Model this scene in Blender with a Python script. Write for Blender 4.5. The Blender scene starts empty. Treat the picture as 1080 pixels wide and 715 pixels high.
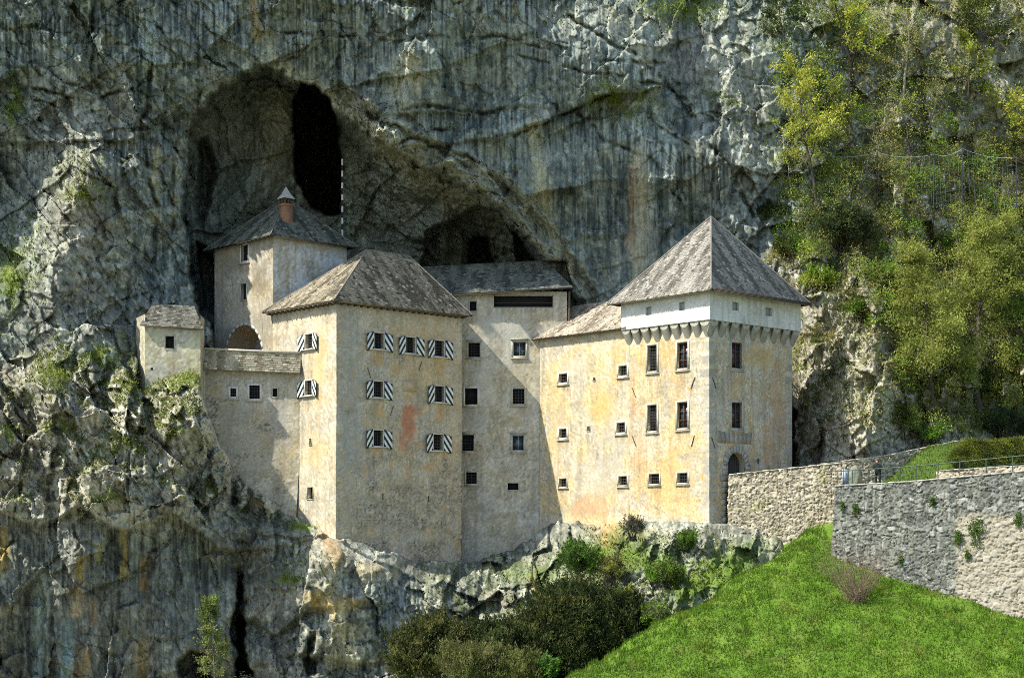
import bpy, math, random
import numpy as np
from mathutils import Vector

# ------------------------------------------------------------------ camera, world, sun, exposure
scene = bpy.context.scene
COL = scene.collection
F = 1625.0          # focal length in photo pixels
CX, CY = 540.0, 545.0
cam_d = bpy.data.cameras.new('camera'); cam = bpy.data.objects.new('camera', cam_d); COL.objects.link(cam)
cam.location = (0, 0, 0); cam.rotation_euler = (math.radians(90), 0, 0)
cam_d.sensor_width = 36; cam_d.lens = F/1080*36; cam_d.shift_y = (CY-357.5)/1080
cam_d.clip_start = .5; cam_d.clip_end = 3000
scene.camera = cam
AZ = math.radians(22); EL = math.radians(50)
S = Vector((-math.cos(AZ)*math.cos(EL), -math.sin(AZ)*math.cos(EL), math.sin(EL)))   # towards the sun
world = bpy.data.worlds.new('World'); scene.world = world; world.use_nodes = True
nt = world.node_tree; bg = nt.nodes['Background']
sky = nt.nodes.new('ShaderNodeTexSky'); sky.sky_type = 'NISHITA'; sky.sun_disc = False
sky.sun_elevation = EL; sky.sun_rotation = math.atan2(S.x, S.y)
nt.links.new(sky.outputs[0], bg.inputs[0]); bg.inputs[1].default_value = .138
sun_d = bpy.data.lights.new('sun', 'SUN'); sun_d.energy = 4.4; sun_d.angle = math.radians(.5); sun_d.color = (1, .93, .80)
sun = bpy.data.objects.new('sun', sun_d); COL.objects.link(sun); sun.rotation_euler = S.to_track_quat('Z', 'Y').to_euler()
sun.location = (-80, -40, 120)
vs = scene.view_settings; vs.view_transform = 'Standard'; vs.look = 'None'; vs.gamma = 1; vs.use_curve_mapping = False
vs.exposure = .85
scene.render.engine = 'CYCLES'; scene.cycles.max_bounces = 5; scene.cycles.diffuse_bounces = 3
scene.cycles.transparent_max_bounces = 6; scene.cycles.filter_width = .95; scene.cycles.use_denoising = False

RNG = random.Random(5)

# ------------------------------------------------------------------ numpy noise
def _h(ix, iy, s):
    ix = ix.astype(np.int64).astype(np.uint32); iy = iy.astype(np.int64).astype(np.uint32)
    h = ix*np.uint32(374761393) + iy*np.uint32(668265263) + np.uint32((s*2246822519) & 0xffffffff)
    h = (h ^ (h >> np.uint32(13)))*np.uint32(1274126177); h ^= h >> np.uint32(16)
    h = h*np.uint32(2654435761); h ^= h >> np.uint32(15)
    return (h & np.uint32(0xffffff)).astype(np.float32)/np.float32(0xffffff)
def pn(x, y, s=0):
    x = np.asarray(x, np.float32); y = np.asarray(y, np.float32)
    xi = np.floor(x); yi = np.floor(y); xf = x-xi; yf = y-yi
    u = xf*xf*xf*(xf*(xf*6-15)+10); v = yf*yf*yf*(yf*(yf*6-15)+10)
    def g(a, b):
        t = _h(xi+a, yi+b, s)*6.2831853
        return np.cos(t)*(xf-a)+np.sin(t)*(yf-b)
    n00, n10, n01, n11 = g(0, 0), g(1, 0), g(0, 1), g(1, 1)
    return ((n00*(1-u)+n10*u)*(1-v)+(n01*(1-u)+n11*u)*v)*1.5
def fbm(x, y, o=4, s=0, ridged=False, gain=.5):
    r = 0; a = 1; t = 0; f = 1
    for k in range(o):
        n = pn(x*f+k*7.3, y*f-k*3.1, s+k*17)
        if ridged: n = 1-2*np.abs(n)
        r = r+a*n; t += a; a *= gain; f *= 2.03
    return r/t
def voro(x, y, s=0):
    x = np.asarray(x, np.float32); y = np.asarray(y, np.float32)
    xi = np.floor(x); yi = np.floor(y)
    f1 = np.full(x.shape, 9., np.float32); f2 = f1.copy(); idv = np.zeros_like(f1); dx1 = np.zeros_like(f1); dy1 = np.zeros_like(f1)
    for a in (-1, 0, 1):
        for b in (-1, 0, 1):
            cx = xi+a; cy = yi+b
            dx = cx+.1+.8*_h(cx, cy, s)-x; dy = cy+.1+.8*_h(cx, cy, s+91)-y
            d = np.sqrt(dx*dx+dy*dy); c = d < f1
            f2 = np.where(c, f1, np.minimum(f2, d)); idv = np.where(c, _h(cx, cy, s+7), idv)
            dx1 = np.where(c, dx, dx1); dy1 = np.where(c, dy, dy1); f1 = np.where(c, d, f1)
    return f1, f2, idv, dx1, dy1
def facet(x, y, s=0, tilt=1.0):
    f1, f2, i, dx, dy = voro(x, y, s)
    a = (np.modf(i*97.3)[0]-.5)*2*tilt; b = (np.modf(i*331.7)[0]-.5)*2*tilt; c = np.modf(i*53.9)[0]-.5
    return a*dx+b*dy+c
def ss(a, b, x):
    t = np.clip((x-a)/(b-a), 0, 1); return t*t*(3-2*t)
def mixc(c, k, d):
    k = np.clip(k, 0, 1)[..., None]; return c*(1-k)+np.array(d, np.float32)*k
def segdist(px, py, pts, closed=False):
    d = np.full(px.shape, 1e9, np.float32); n = len(pts)
    for i in range(n if closed else n-1):
        x0, y0 = pts[i][:2]; x1, y1 = pts[(i+1) % n][:2]
        vx, vy = x1-x0, y1-y0; t = np.clip(((px-x0)*vx+(py-y0)*vy)/(vx*vx+vy*vy+1e-9), 0, 1)
        d = np.minimum(d, np.hypot(px-x0-t*vx, py-y0-t*vy))
    return d
def sdpoly(px, py, pts):       # positive inside
    d = segdist(px, py, pts, True); ins = np.zeros(px.shape, bool); n = len(pts)
    for i in range(n):
        x0, y0 = pts[i]; x1, y1 = pts[(i+1) % n]
        if y0 == y1: continue
        c = ((y0 > py) != (y1 > py)) & (px < (x1-x0)*(py-y0)/(y1-y0)+x0)
        ins ^= c
    return np.where(ins, d, -d)

# ------------------------------------------------------------------ object helpers
def P(px, py, Y): return ((px-CX)/F*Y, Y, (CY-py)/F*Y)
def np_mesh(name, V, Q, mat, parent=None, col=None, smooth=False, uv=None):
    V = np.ascontiguousarray(V, np.float32).reshape(-1, 3); Q = np.ascontiguousarray(Q, np.int32)
    me = bpy.data.meshes.new(name); k = Q.shape[1]; n = len(Q)
    me.vertices.add(len(V)); me.vertices.foreach_set('co', V.ravel())
    me.loops.add(n*k); me.loops.foreach_set('vertex_index', Q.ravel())
    me.polygons.add(n); me.polygons.foreach_set('loop_start', np.arange(0, n*k, k, dtype=np.int32))
    me.polygons.foreach_set('loop_total', np.full(n, k, np.int32))
    if smooth: me.polygons.foreach_set('use_smooth', np.ones(n, bool))
    me.update(calc_edges=True)
    if col is not None:
        a = me.color_attributes.new('Col', 'FLOAT_COLOR', 'POINT'); c = np.ones((len(V), 4), np.float32)
        c[:, :3] = np.asarray(col, np.float32).reshape(-1, 3); a.data.foreach_set('color', c.ravel())
    me.materials.append(mat)
    o = bpy.data.objects.new(name, me); COL.objects.link(o)
    if parent is not None:
        o.parent = parent
        o.matrix_parent_inverse = Matrix_of(parent).inverted()
    return o
def Matrix_of(o):
    from mathutils import Matrix
    m = Matrix.LocRotScale(o.location, o.rotation_euler, o.scale)
    while o.parent is not None:
        p = o.parent; m = Matrix.LocRotScale(p.location, p.rotation_euler, p.scale) @ (o.matrix_parent_inverse @ m) if False else m
        o = p; break
    return m
def tag(o, label, cat, group=None):
    o['label'] = label; o['category'] = cat
    if group: o['group'] = group
    return o
def thing(name, loc, label, cat, group=None):
    o = bpy.data.objects.new(name, None); COL.objects.link(o); o.location = loc; o.empty_display_size = .3
    return tag(o, label, cat, group)
class MB:
    """collects quads / boxes / tubes; every face is a quad"""
    def __init__(s): s.v = []; s.q = []; s.c = []; s.n = 0
    def add(s, V, Q, col=(.5, .5, .5)):
        V = np.asarray(V, np.float32).reshape(-1, 3); Q = np.asarray(Q, np.int32)
        if Q.shape[1] == 3: Q = np.c_[Q, Q[:, 2]]
        s.v.append(V); s.q.append(Q+s.n)
        c = np.asarray(col, np.float32)
        s.c.append(np.broadcast_to(c, (len(V), 3)).copy()); s.n += len(V)
    def quad(s, a, b, c, d, col=(.5, .5, .5)): s.add([a, b, c, d], [[0, 1, 2, 3]], col)
    def hexa(s, p, col=(.5, .5, .5)):     # 8 points: bottom 4, top 4
        s.add(p, [[3, 2, 1, 0], [4, 5, 6, 7], [0, 1, 5, 4], [1, 2, 6, 5], [2, 3, 7, 6], [3, 0, 4, 7]], col)
    def obox(s, o, ax, ay, az, col=(.5, .5, .5)):   # origin corner + three edge vectors
        o, ax, ay, az = map(np.array, (o, ax, ay, az))
        s.hexa([o, o+ax, o+ax+ay, o+ay, o+az, o+ax+az, o+ax+ay+az, o+ay+az], col)
    def tube(s, p0, p1, r0, r1=None, n=6, col=(.5, .5, .5), cap=True):
        r1 = r0 if r1 is None else r1
        p0 = np.array(p0, float); p1 = np.array(p1, float); d = p1-p0; d /= np.linalg.norm(d)+1e-9
        a = np.cross(d, (0, 0, 1)) if abs(d[2]) < .9 else np.cross(d, (1, 0, 0)); a /= np.linalg.norm(a); b = np.cross(d, a)
        t = np.arange(n)/n*2*math.pi; ring = np.outer(np.cos(t), a)+np.outer(np.sin(t), b)
        V = np.r_[p0+ring*r0, p1+ring*r1]; Q = [[i, (i+1) % n, n+(i+1) % n, n+i] for i in range(n)]
        s.add(V, Q, col)
        if cap:
            V = np.r_[p0+ring*r0, [p0]]; s.add(V, [[(i+1) % n, i, n] for i in range(n)], col)
            V = np.r_[p1+ring*r1, [p1]]; s.add(V, [[i, (i+1) % n, n] for i in range(n)], col)
    def build(s, name, mat, parent=None, smooth=False):
        V = np.concatenate(s.v); Q = np.concatenate(s.q); C = np.concatenate(s.c)
        me = bpy.data.meshes.new(name)
        tri = Q[:, 2] == Q[:, 3]
        nl = np.where(tri, 3, 4); st = np.r_[0, np.cumsum(nl)[:-1]]
        m = np.ones(Q.shape, bool); m[tri, 3] = False
        me.vertices.add(len(V)); me.vertices.foreach_set('co', V.ravel())
        L = Q[m].astype(np.int32); me.loops.add(len(L)); me.loops.foreach_set('vertex_index', L)
        me.polygons.add(len(Q)); me.polygons.foreach_set('loop_start', st.astype(np.int32)); me.polygons.foreach_set('loop_total', nl.astype(np.int32))
        if smooth: me.polygons.foreach_set('use_smooth', np.ones(len(Q), bool))
        me.update(calc_edges=True); me.validate()
        a = me.color_attributes.new('Col', 'FLOAT_COLOR', 'POINT')
        if len(me.vertices) == len(C): a.data.foreach_set('color', np.c_[C, np.ones(len(C))].astype(np.float32).ravel())
        me.materials.append(mat)
        o = bpy.data.objects.new(name, me); COL.objects.link(o)
        if parent is not None:
            o.parent = parent; o.matrix_parent_inverse = parent_inv(parent)
        return o
def parent_inv(p):
    # parents are an Empty at a location (no rotation) or a mesh at the origin under such an Empty
    from mathutils import Matrix
    return Matrix.Translation(-Vector(p.location)) if p.type == 'EMPTY' else Matrix()
def Matrix_of(p):
    from mathutils import Matrix
    return Matrix.Translation(Vector(p.location)) if p.type == 'EMPTY' else Matrix()

# ------------------------------------------------------------------ materials
def mat_new(name):
    m = bpy.data.materials.new(name); m.use_nodes = True; return m, m.node_tree, m.node_tree.nodes['Principled BSDF']
def N(nt, t, **k):
    n = nt.nodes.new(t)
    for a, b in k.items():
        if a.startswith('i_'): n.inputs[a[2:]].default_value = b
        else: setattr(n, a, b)
    return n
def attr_mat(name, rough=.9, scales=((.7, .25), (6., .35)), bump=.4, bumpscale=5., bumpdist=.05, stretch=(1, 1, 1), spec=.2, sat=None):
    """colour from the mesh's Col attribute, broken up by world-space noise, plus bump"""
    m, nt, b = mat_new(name); L = nt.links.new
    b.inputs['Roughness'].default_value = rough; b.inputs['Specular IOR Level'].default_value = spec
    at = N(nt, 'ShaderNodeAttribute', attribute_name='Col'); ge = N(nt, 'ShaderNodeNewGeometry')
    mp = N(nt, 'ShaderNodeMapping'); mp.inputs['Scale'].default_value = stretch; L(ge.outputs['Position'], mp.inputs['Vector'])
    c = at.outputs['Color']
    for sc, amt in scales:
        n = N(nt, 'ShaderNodeTexNoise'); n.inputs['Scale'].default_value = sc; n.inputs['Detail'].default_value = 6; n.inputs['Roughness'].default_value = .65
        L(mp.outputs[0], n.inputs['Vector'])
        r = N(nt, 'ShaderNodeMapRange'); r.inputs['From Min'].default_value = .3; r.inputs['From Max'].default_value = .7
        r.inputs['To Min'].default_value = 1-amt; r.inputs['To Max'].default_value = 1+amt; L(n.outputs[0], r.inputs['Value'])
        x = N(nt, 'ShaderNodeVectorMath', operation='SCALE'); L(c, x.inputs[0]); L(r.outputs[0], x.inputs['Scale']); c = x.outputs[0]
    L(c, b.inputs['Base Color'])
    if bump:
        n = N(nt, 'ShaderNodeTexNoise'); n.inputs['Scale'].default_value = bumpscale; n.inputs['Detail'].default_value = 8; n.inputs['Roughness'].default_value = .7
        L(mp.outputs[0], n.inputs['Vector'])
        bp = N(nt, 'ShaderNodeBump'); bp.inputs['Strength'].default_value = bump; bp.inputs['Distance'].default_value = bumpdist
        L(n.outputs[0], bp.inputs['Height']); L(bp.outputs[0], b.inputs['Normal'])
    return m
def flat_mat(name, col, rough=.8, amt=.15, scale=6, metal=0, bump=.2):
    m, nt, b = mat_new(name); L = nt.links.new
    b.inputs['Roughness'].default_value = rough; b.inputs['Metallic'].default_value = metal; b.inputs['Specular IOR Level'].default_value = .3
    ge = N(nt, 'ShaderNodeNewGeometry'); n = N(nt, 'ShaderNodeTexNoise'); n.inputs['Scale'].default_value = scale; n.inputs['Detail'].default_value = 6
    L(ge.outputs['Position'], n.inputs['Vector'])
    r = N(nt, 'ShaderNodeValToRGB'); r.color_ramp.elements[0].position = .3; r.color_ramp.elements[1].position = .7
    r.color_ramp.elements[0].color = (*[c*(1-amt) for c in col], 1); r.color_ramp.elements[1].color = (*[min(1, c*(1+amt)) for c in col], 1)
    L(n.outputs[0], r.inputs[0]); L(r.outputs[0], b.inputs['Base Color'])
    if bump:
        bp = N(nt, 'ShaderNodeBump'); bp.inputs['Strength'].default_value = bump; bp.inputs['Distance'].default_value = .03
        L(n.outputs[0], bp.inputs['Height']); L(bp.outputs[0], b.inputs['Normal'])
    return m
def leaf_mat(name):
    m, nt, b = mat_new(name); L = nt.links.new
    at = N(nt, 'ShaderNodeAttribute', attribute_name='Col')
    b.inputs['Roughness'].default_value = .6; b.inputs['Specular IOR Level'].default_value = .2
    L(at.outputs['Color'], b.inputs['Base Color'])
    tr = N(nt, 'ShaderNodeBsdfTranslucent'); L(at.outputs['Color'], tr.inputs['Color'])
    mx = N(nt, 'ShaderNodeMixShader'); mx.inputs[0].default_value = .45
    L(b.outputs[0], mx.inputs[1]); L(tr.outputs[0], mx.inputs[2]); L(mx.outputs[0], nt.nodes['Material Output'].inputs[0])
    return m
M = dict(
    rock=attr_mat('limestone', .88, ((.35, .18), (2.5, .28), (11., .30)), .8, 3.2, .16, (1, 1, .6)),
    plaster=attr_mat('weathered_plaster', .92, ((.9, .12), (5., .16), (22., .12)), .5, 9., .03),
    stone=attr_mat('stone', .9, ((3., .18), (16., .22)), .5, 14., .03),
    shingle=attr_mat('wooden_shingles', .8, ((.8, .22), (9., .22)), .3, 20., .02),
    grass=attr_mat('grass_soil', .95, ((.5, .22), (4., .3)), .6, 6., .05),
    bark=attr_mat('bark', .95, ((3., .3), (12., .3)), .5, 12., .03),
    leaf=leaf_mat('leaves'),
    white=flat_mat('white_lime', (.62, .64, .60), .9, .10, 1.3),
    trim=flat_mat('stone_trim', (.42, .40, .33), .9, .22, 5),
    paint=flat_mat('pale_paint', (.60, .58, .50), .8, .12, 6),
    dark=flat_mat('dark_interior', (.012, .012, .012), .95, .3, 3, 0, 0),
    redwood=flat_mat('red_brown_wood', (.14, .045, .028), .7, .2, 9),
    iron=flat_mat('iron', (.05, .05, .05), .6, .2, 12),
    wood=flat_mat('old_timber', (.10, .075, .05), .85, .3, 7),
    doorwood=flat_mat('door_planks', (.05, .045, .04), .85, .3, 7),
    railing=flat_mat('green_steel', (.05, .085, .075), .5, .15, 12),
    brick=flat_mat('brick', (.29, .15, .08), .9, .3, 9),
    coat=flat_mat('dark_cloth', (.010, .016, .016), .9, .2, 12),
    skin=flat_mat('skin', (.45, .27, .19), .6, .1, 12),
    hair=flat_mat('hair', (.04, .025, .015), .7, .2, 20),
    bluegrey=flat_mat('blue_grey_metal', (.33, .40, .45), .5, .1, 10),
)
def glass_mat():
    m, nt, b = mat_new('window_glass')
    b.inputs['Base Color'].default_value = (.035, .055, .065, 1); b.inputs['Roughness'].default_value = .12; b.inputs['Specular IOR Level'].default_value = .6
    ge = N(nt, 'ShaderNodeNewGeometry'); n = N(nt, 'ShaderNodeTexNoise'); n.inputs['Scale'].default_value = 2.5
    nt.links.new(ge.outputs['Position'], n.inputs['Vector']); bp = N(nt, 'ShaderNodeBump'); bp.inputs['Strength'].default_value = .15
    nt.links.new(n.outputs[0], bp.inputs['Height']); nt.links.new(bp.outputs[0], b.inputs['Normal']); return m
M['glass'] = glass_mat()
def lamp_mat():
    m, nt, b = mat_new('warm_lamp'); b.inputs['Emission Color'].default_value = (1, .62, .25, 1); b.inputs['Emission Strength'].default_value = 14
    b.inputs['Base Color'].default_value = (.8, .5, .3, 1); return m
M['lamp'] = lamp_mat()

# ------------------------------------------------------------------ castle plan (world metres)
r_ = np.array((.738, .675)); l_ = np.array((-.675, .738))
A = np.array((15.23, 119.0))            # near corner of the gate tower
C = np.array((-13.9, 122.0))            # near corner of the palace block
T = np.array((-20.0, 129.0))            # near corner of the cave tower

# ------------------------------------------------------------------ cliff: one dense sheet with real depth everywhere
def grid_axis(lo, a, b, hi, step, far):
    left = a-np.cumsum(np.linspace(step, far, int(2*(a-lo)/(step+far))))[::-1]
    right = b+np.cumsum(np.linspace(step, far, int(2*(hi-b)/(step+far))))
    return np.r_[left, np.arange(a, b, step), right].astype(np.float32)
STEP = 1.15
gx = grid_axis(-420, -130, 1230, 1500, STEP, 9); gy = grid_axis(-330, -25, 740, 930, STEP, 12)
GX, GY = np.meshgrid(gx, gy)
ctrl = [(-400,-300,122),(100,-300,140),(500,-300,160),(800,-300,190),(1100,-300,200),(1450,-300,205),(-400,-120,118),(100,-120,122),(300,-110,126),(500,-110,138),(650,-110,147),(760,-110,158),(900,-110,172),(300,-40,126),(500,-45,130),  # unseen rock above the view shaped to let sun reach the slope
 (-400,0,118),(-400,300,116),(-400,600,112),(-400,900,112),(1450,0,160),(1450,300,142),(1450,600,118),(1450,900,118),
 (0,0,126),(200,0,127),(400,0,128.5),(600,0,133),(680,0,137),(750,0,142),(850,0,146),(950,0,150),(1080,0,156),
 (0,120,128),(100,100,128.5),(170,60,127.5),(190,150,131),(300,30,128.5),(400,80,130),(450,140,131.5),(550,100,132.5),(550,190,134),(650,90,133),(740,90,138),(650,200,135.5),(620,280,137.5),
 (740,150,134.5),(740,230,136.5),(790,100,139),(790,200,136),(700,300,137),
 (0,215,133),(40,190,128),(88,185,124.3),(130,260,127.5),(60,300,124.2),(170,200,130.5),(185,290,131.5),(215,330,133),(0,300,124),(0,380,121),
 (100,360,122.5),(150,320,128.5),(180,320,129),(150,402,123.3),(215,405,125),(120,400,121.5),
 (0,450,117.5),(100,450,118),(180,440,119.5),(225,440,121.8),(235,480,123.2),
 (0,535,115.5),(100,530,115.5),(200,530,118),(250,545,121.5),(255,600,122.5),(0,715,117.5),(100,715,117.5),(200,680,119.5),(255,715,123.0),
 (300,600,120.5),(290,545,123.4),(340,573,119.5),(340,640,117.5),(340,715,118.5),(400,600,120.5),(400,660,117.8),(440,650,119.5),(430,592,124.5),(500,600,128.5),(490,640,123),(470,715,118),
 (560,592,127.5),(560,650,119),(590,560,129),(600,600,123),(650,560,124.2),(700,560,120.2),(745,553,117.6),(700,620,114.5),(640,640,115),(770,580,115.5),(820,570,116.5),(700,715,108),(560,715,112),
 (900,575,121),(1080,560,122),(850,715,118),(1080,715,118),(560,900,112),(100,900,117),(900,900,118),
 (850,480,130.5),(843,400,131.5),(845,320,132.5),(885,350,127.5),(905,400,124.3),(903,455,123.0),(950,455,124.5),(1010,450,128.5),(1080,450,130),(868,430,127.5),(925,330,127),(780,520,127),
 (830,250,134.5),(880,240,135),(950,300,134.5),(1060,300,139),(900,120,142),(990,120,146),(1060,150,149),(960,220,139),(1060,220,144),
 (500,420,141),(400,420,136),(650,450,135),(300,420,134),(560,330,142),(450,300,142)]
ctrl = np.array(ctrl, float)
def rbf(cp, qx, qy, c=18.):
    d = np.hypot(cp[:, None, 0]-cp[None, :, 0], cp[:, None, 1]-cp[None, :, 1]); n = len(cp)
    Am = np.zeros((n+3, n+3)); Am[:n, :n] = np.sqrt(d*d+c*c); Am[:n, n] = 1; Am[:n, n+1] = cp[:, 0]/500; Am[:n, n+2] = cp[:, 1]/500; Am[n:, :n] = Am[:n, n:].T
    w = np.linalg.solve(Am, np.r_[cp[:, 2], 0, 0, 0])
    out = w[n]+w[n+1]*qx/500+w[n+2]*qy/500
    for i in range(n): out = out+w[i]*np.sqrt((qx-cp[i, 0])**2+(qy-cp[i, 1])**2+c*c)
    return out
cgx = np.linspace(gx[0], gx[-1], 240); cgy = np.linspace(gy[0], gy[-1], 170); CGX, CGY = np.meshgrid(cgx, cgy)
coarse = rbf(ctrl, CGX, CGY)
def bil(G, ax, ay, x, y):
    fx = np.clip(np.interp(x, ax, np.arange(len(ax))), 0, len(ax)-1.001); fy = np.clip(np.interp(y, ay, np.arange(len(ay))), 0, len(ay)-1.001)
    ix = fx.astype(int); iy = fy.astype(int); u = fx-ix; v = fy-iy
    return (G[iy, ix]*(1-u)+G[iy, ix+1]*u)*(1-v)+(G[iy+1, ix]*(1-u)+G[iy+1, ix+1]*u)*v
D = bil(coarse, cgx, cgy, GX, GY).astype(np.float32)

# warp image-plane coordinates a little so outlines are ragged
WX = GX+6*fbm(GX/40, GY/40, 4, 3)+1.5*pn(GX/7, GY/7, 5); WY = GY+6*fbm(GX/40+9, GY/40, 4, 4)+1.5*pn(GX/7, GY/7, 6)
def gau(x, y, rx, ry, ang=0):
    a = math.radians(ang); dx = WX-x; dy = WY-y; u = dx*math.cos(a)+dy*math.sin(a); v = -dx*math.sin(a)+dy*math.cos(a)
    return np.exp(-(u/rx)**2-(v/ry)**2)
MX = GX/12.6; MZ = -GY/12.6       # about metres across the face

# noise relief, weighted by region
rough = 1.0+.6*ss(380, 420, GY)*ss(340, 240, GX)*ss(560, 520, GY)+.5*ss(780, 830, GX)*ss(230, 260, GY)
smoothw = np.clip(gau(560, 190, 170, 110)+gau(600, 60, 260, 60)*.6+gau(80, 640, 220, 85)*.9+gau(700, 230, 70, 80)*.5, 0, 1)
dx_ = .5*fbm(MX/3, MZ/3, 3, 21); dz_ = .5*fbm(MX/3+5, MZ/3, 3, 22)
x1, z1 = MX+dx_, MZ+dz_
wx_ = .10*fbm(MX/.6, MZ/.6, 3, 23); wz_ = .10*fbm(MX/.6+4, MZ/.6, 3, 24)
def relief(angle, seed, vs_=1.7):
    a = math.radians(angle); xr = (x1+wx_)*math.cos(a)-(z1+wz_)*math.sin(a); zr = (x1+wx_)*math.sin(a)+(z1+wz_)*math.cos(a)
    b_ = facet(xr/5.5, zr/(5.5*vs_), seed, 1.1)*1.7; m_ = facet(xr/2.1, zr/(2.1*vs_), seed+1, 1.2)*.85; s_ = facet(xr/.85, zr/(.85*vs_), seed+2, 1.2)*.40; t_ = facet(xr/.36, zr/(.36*vs_), seed+3, 1.2)*.19
    r_ = fbm(xr/1.0, zr/(2.2), 4, seed+4, True)*.22
    crk = 1-ss(0, .035, np.abs(fbm(xr/3.0, zr/3.4, 2, seed+5)))
    return b_, m_, s_, t_, r_, crk, xr, zr
wA = np.clip(ss(330, 150, GX)*ss(560, 430, GY), 0, 1); wC = np.clip(gau(530, 250, 110, 80)*1.3, 0, 1); wB = np.clip(1-wA-wC, 0, 1)
RA, RB, RC_ = relief(-30, 131, 2.2), relief(0, 31, 1.7), relief(-40, 231, 3.5)
def blend(i): return RA[i]*wA+RB[i]*wB+RC_[i]*wC
big, mid, sml, tin, rr_, crk = [blend(i) for i in range(6)]
big = big+2.4*fbm(MX/9, MZ/16, 3, 45)*ss(340, 300, GX)*ss(520, 570, GY)+1.3*facet(x1/4.2, z1/16, 46, 1.2)*ss(460, 400, GX)*ss(540, 580, GY)
xr, zr = RB[6], RB[7]
flu = fbm(x1/1.1, z1/14, 4, 36, True)*.30
layer = np.modf(np.abs((z1*.8+x1*.55+1.6*fbm(x1/6, z1/6, 3, 39))/2.6))[0]; big = big+np.clip(gau(90, 130, 140, 110), 0, 1)*(layer*.9)
chunk = ss(350, 300, GX)*ss(360, 390, GY)*ss(560, 530, GY)+.7*ss(440, 480, GX)*ss(560, 590, GY)*ss(760, 720, GX)
chk = facet((x1*.85+z1*.5)/3.6, (z1*.85-x1*.5)/5.2, 77, 1.2)*2.6+facet(x1/1.5, z1/1.9, 78, 1.3)*1.0
gul = fbm((x1*.8+z1*.6)/2.6, (z1*.8-x1*.6)/7, 3, 79, True)
rel = big*(1-.15*smoothw)+mid*rough*(1-.55*smoothw)+sml*rough*(1-.65*smoothw)+tin*rough*.8*(1-.65*smoothw)-rr_*rough*(1-.5*smoothw)+flu*(.2+smoothw)+crk*.3*(1-.4*smoothw)+chunk*(chk-.7*ss(.3, .8, -gul))
rel = rel+.55*facet((x1*.9+z1*.42)/7.5, (z1*.9-x1*.42)/3.4, 80, 1.6)*(1-chunk)*ss(560, 520, GY)*1.6
castle_zone = sdpoly(GX, GY, [(230,300),(330,260),(640,260),(760,260),(850,330),(845,500),(760,560),(700,545),(580,560),(440,605),(345,580),(240,470)])
edge_calm = ss(-2, -16, castle_zone)         # keep relief small right beside the building
D = D+rel*(.35+.65*edge_calm)

# long cracks and ledges drawn where the photograph has them
CRACKS = [([(300,35),(420,42),(520,38),(620,62),(700,70)],2.2,.8),([(400,118),(450,112),(512,120),(548,112)],2.4,1.0),([(400,160),(455,138),(540,143),(600,118),(650,95)],2.4,1.2),
 ([(600,20),(670,60),(720,110),(770,180),(795,230)],3,1.3),([(540,60),(640,78),(700,92),(760,130)],2.4,.9),([(30,95),(100,105),(140,95)],2.5,1.0),([(0,140),(60,150),(130,152)],2.2,.9),
 ([(160,70),(150,140),(165,230),(160,330)],3,1.2),([(100,0),(90,60),(110,110)],2.5,.9),([(210,100),(185,160),(180,250)],2.5,1.0),([(245,480),(248,560),(256,640),(255,715)],5,4.5),
 ([(600,110),(640,150),(690,170),(715,210)],2.5,.8),([(670,60),(690,130),(740,160)],2.3,.7),([(845,340),(905,390),(850,480)],2,.5),([(120,560),(125,640),(118,715)],3,.8),([(20,590),(22,715)],3,.7)]
for pts, w, dep in CRACKS:
    D = D+dep*1.15*np.exp(-(segdist(WX, WY, pts)/(w*.7))**2)*np.clip(.5+1.9*fbm(GX/26, GY/26, 3, 19+int(w*10)), 0, 1)
# ledge steps: rock above the line juts forward of the rock under it
for pts, h, w in [([(0,150),(130,152),(190,120)],1.0,22),([(400,118),(512,120),(548,112)],.7,16),([(400,160),(540,143),(650,95)],.9,22),([(0,538),(40,556),(85,532),(130,562),(180,538),(235,580)],2.6,45),([(300,575),(350,565),(440,612)],.8,14),([(320,690),(380,698)],1.6,20),([(270,650),(290,668),(330,640)],1.8,22)]:
    d = segdist(WX, WY, pts); ly = np.interp(GX, [p[0] for p in pts], [p[1] for p in pts])
    D = D+h*np.exp(-(d/w)**2)*ss(-2, 3, WY-ly)

# the great cave
arch = [(226,352),(208,332),(200,300),(196,260),(193,220),(193,180),(197,142),(208,114),(228,93),(252,76),(275,68),(298,75),(322,92),(345,108),(372,128),(400,148),(430,165),(462,178),(490,190),(512,205),(540,232),(562,256),(585,283),(602,305),(612,330),(600,400),(400,420),(260,400)]
sd = sdpoly(WX, WY, arch)+4.5*fbm(GX/10, GY/13, 3, 404)+2.5*facet(GX/9, GY/14, 405, 1.)
wid = 7+5*np.exp(-((GX-275)/60)**2)+46*ss(330, 430, GX)*ss(610, 540, GX)
cave = ss(0, 1, np.clip(sd/wid, 0, 1))
D = D+cave*(10.0-3.5*ss(370, 450, GX))+4.2*ss(-1, 4, sd)*ss(215, 330, GX)
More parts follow.
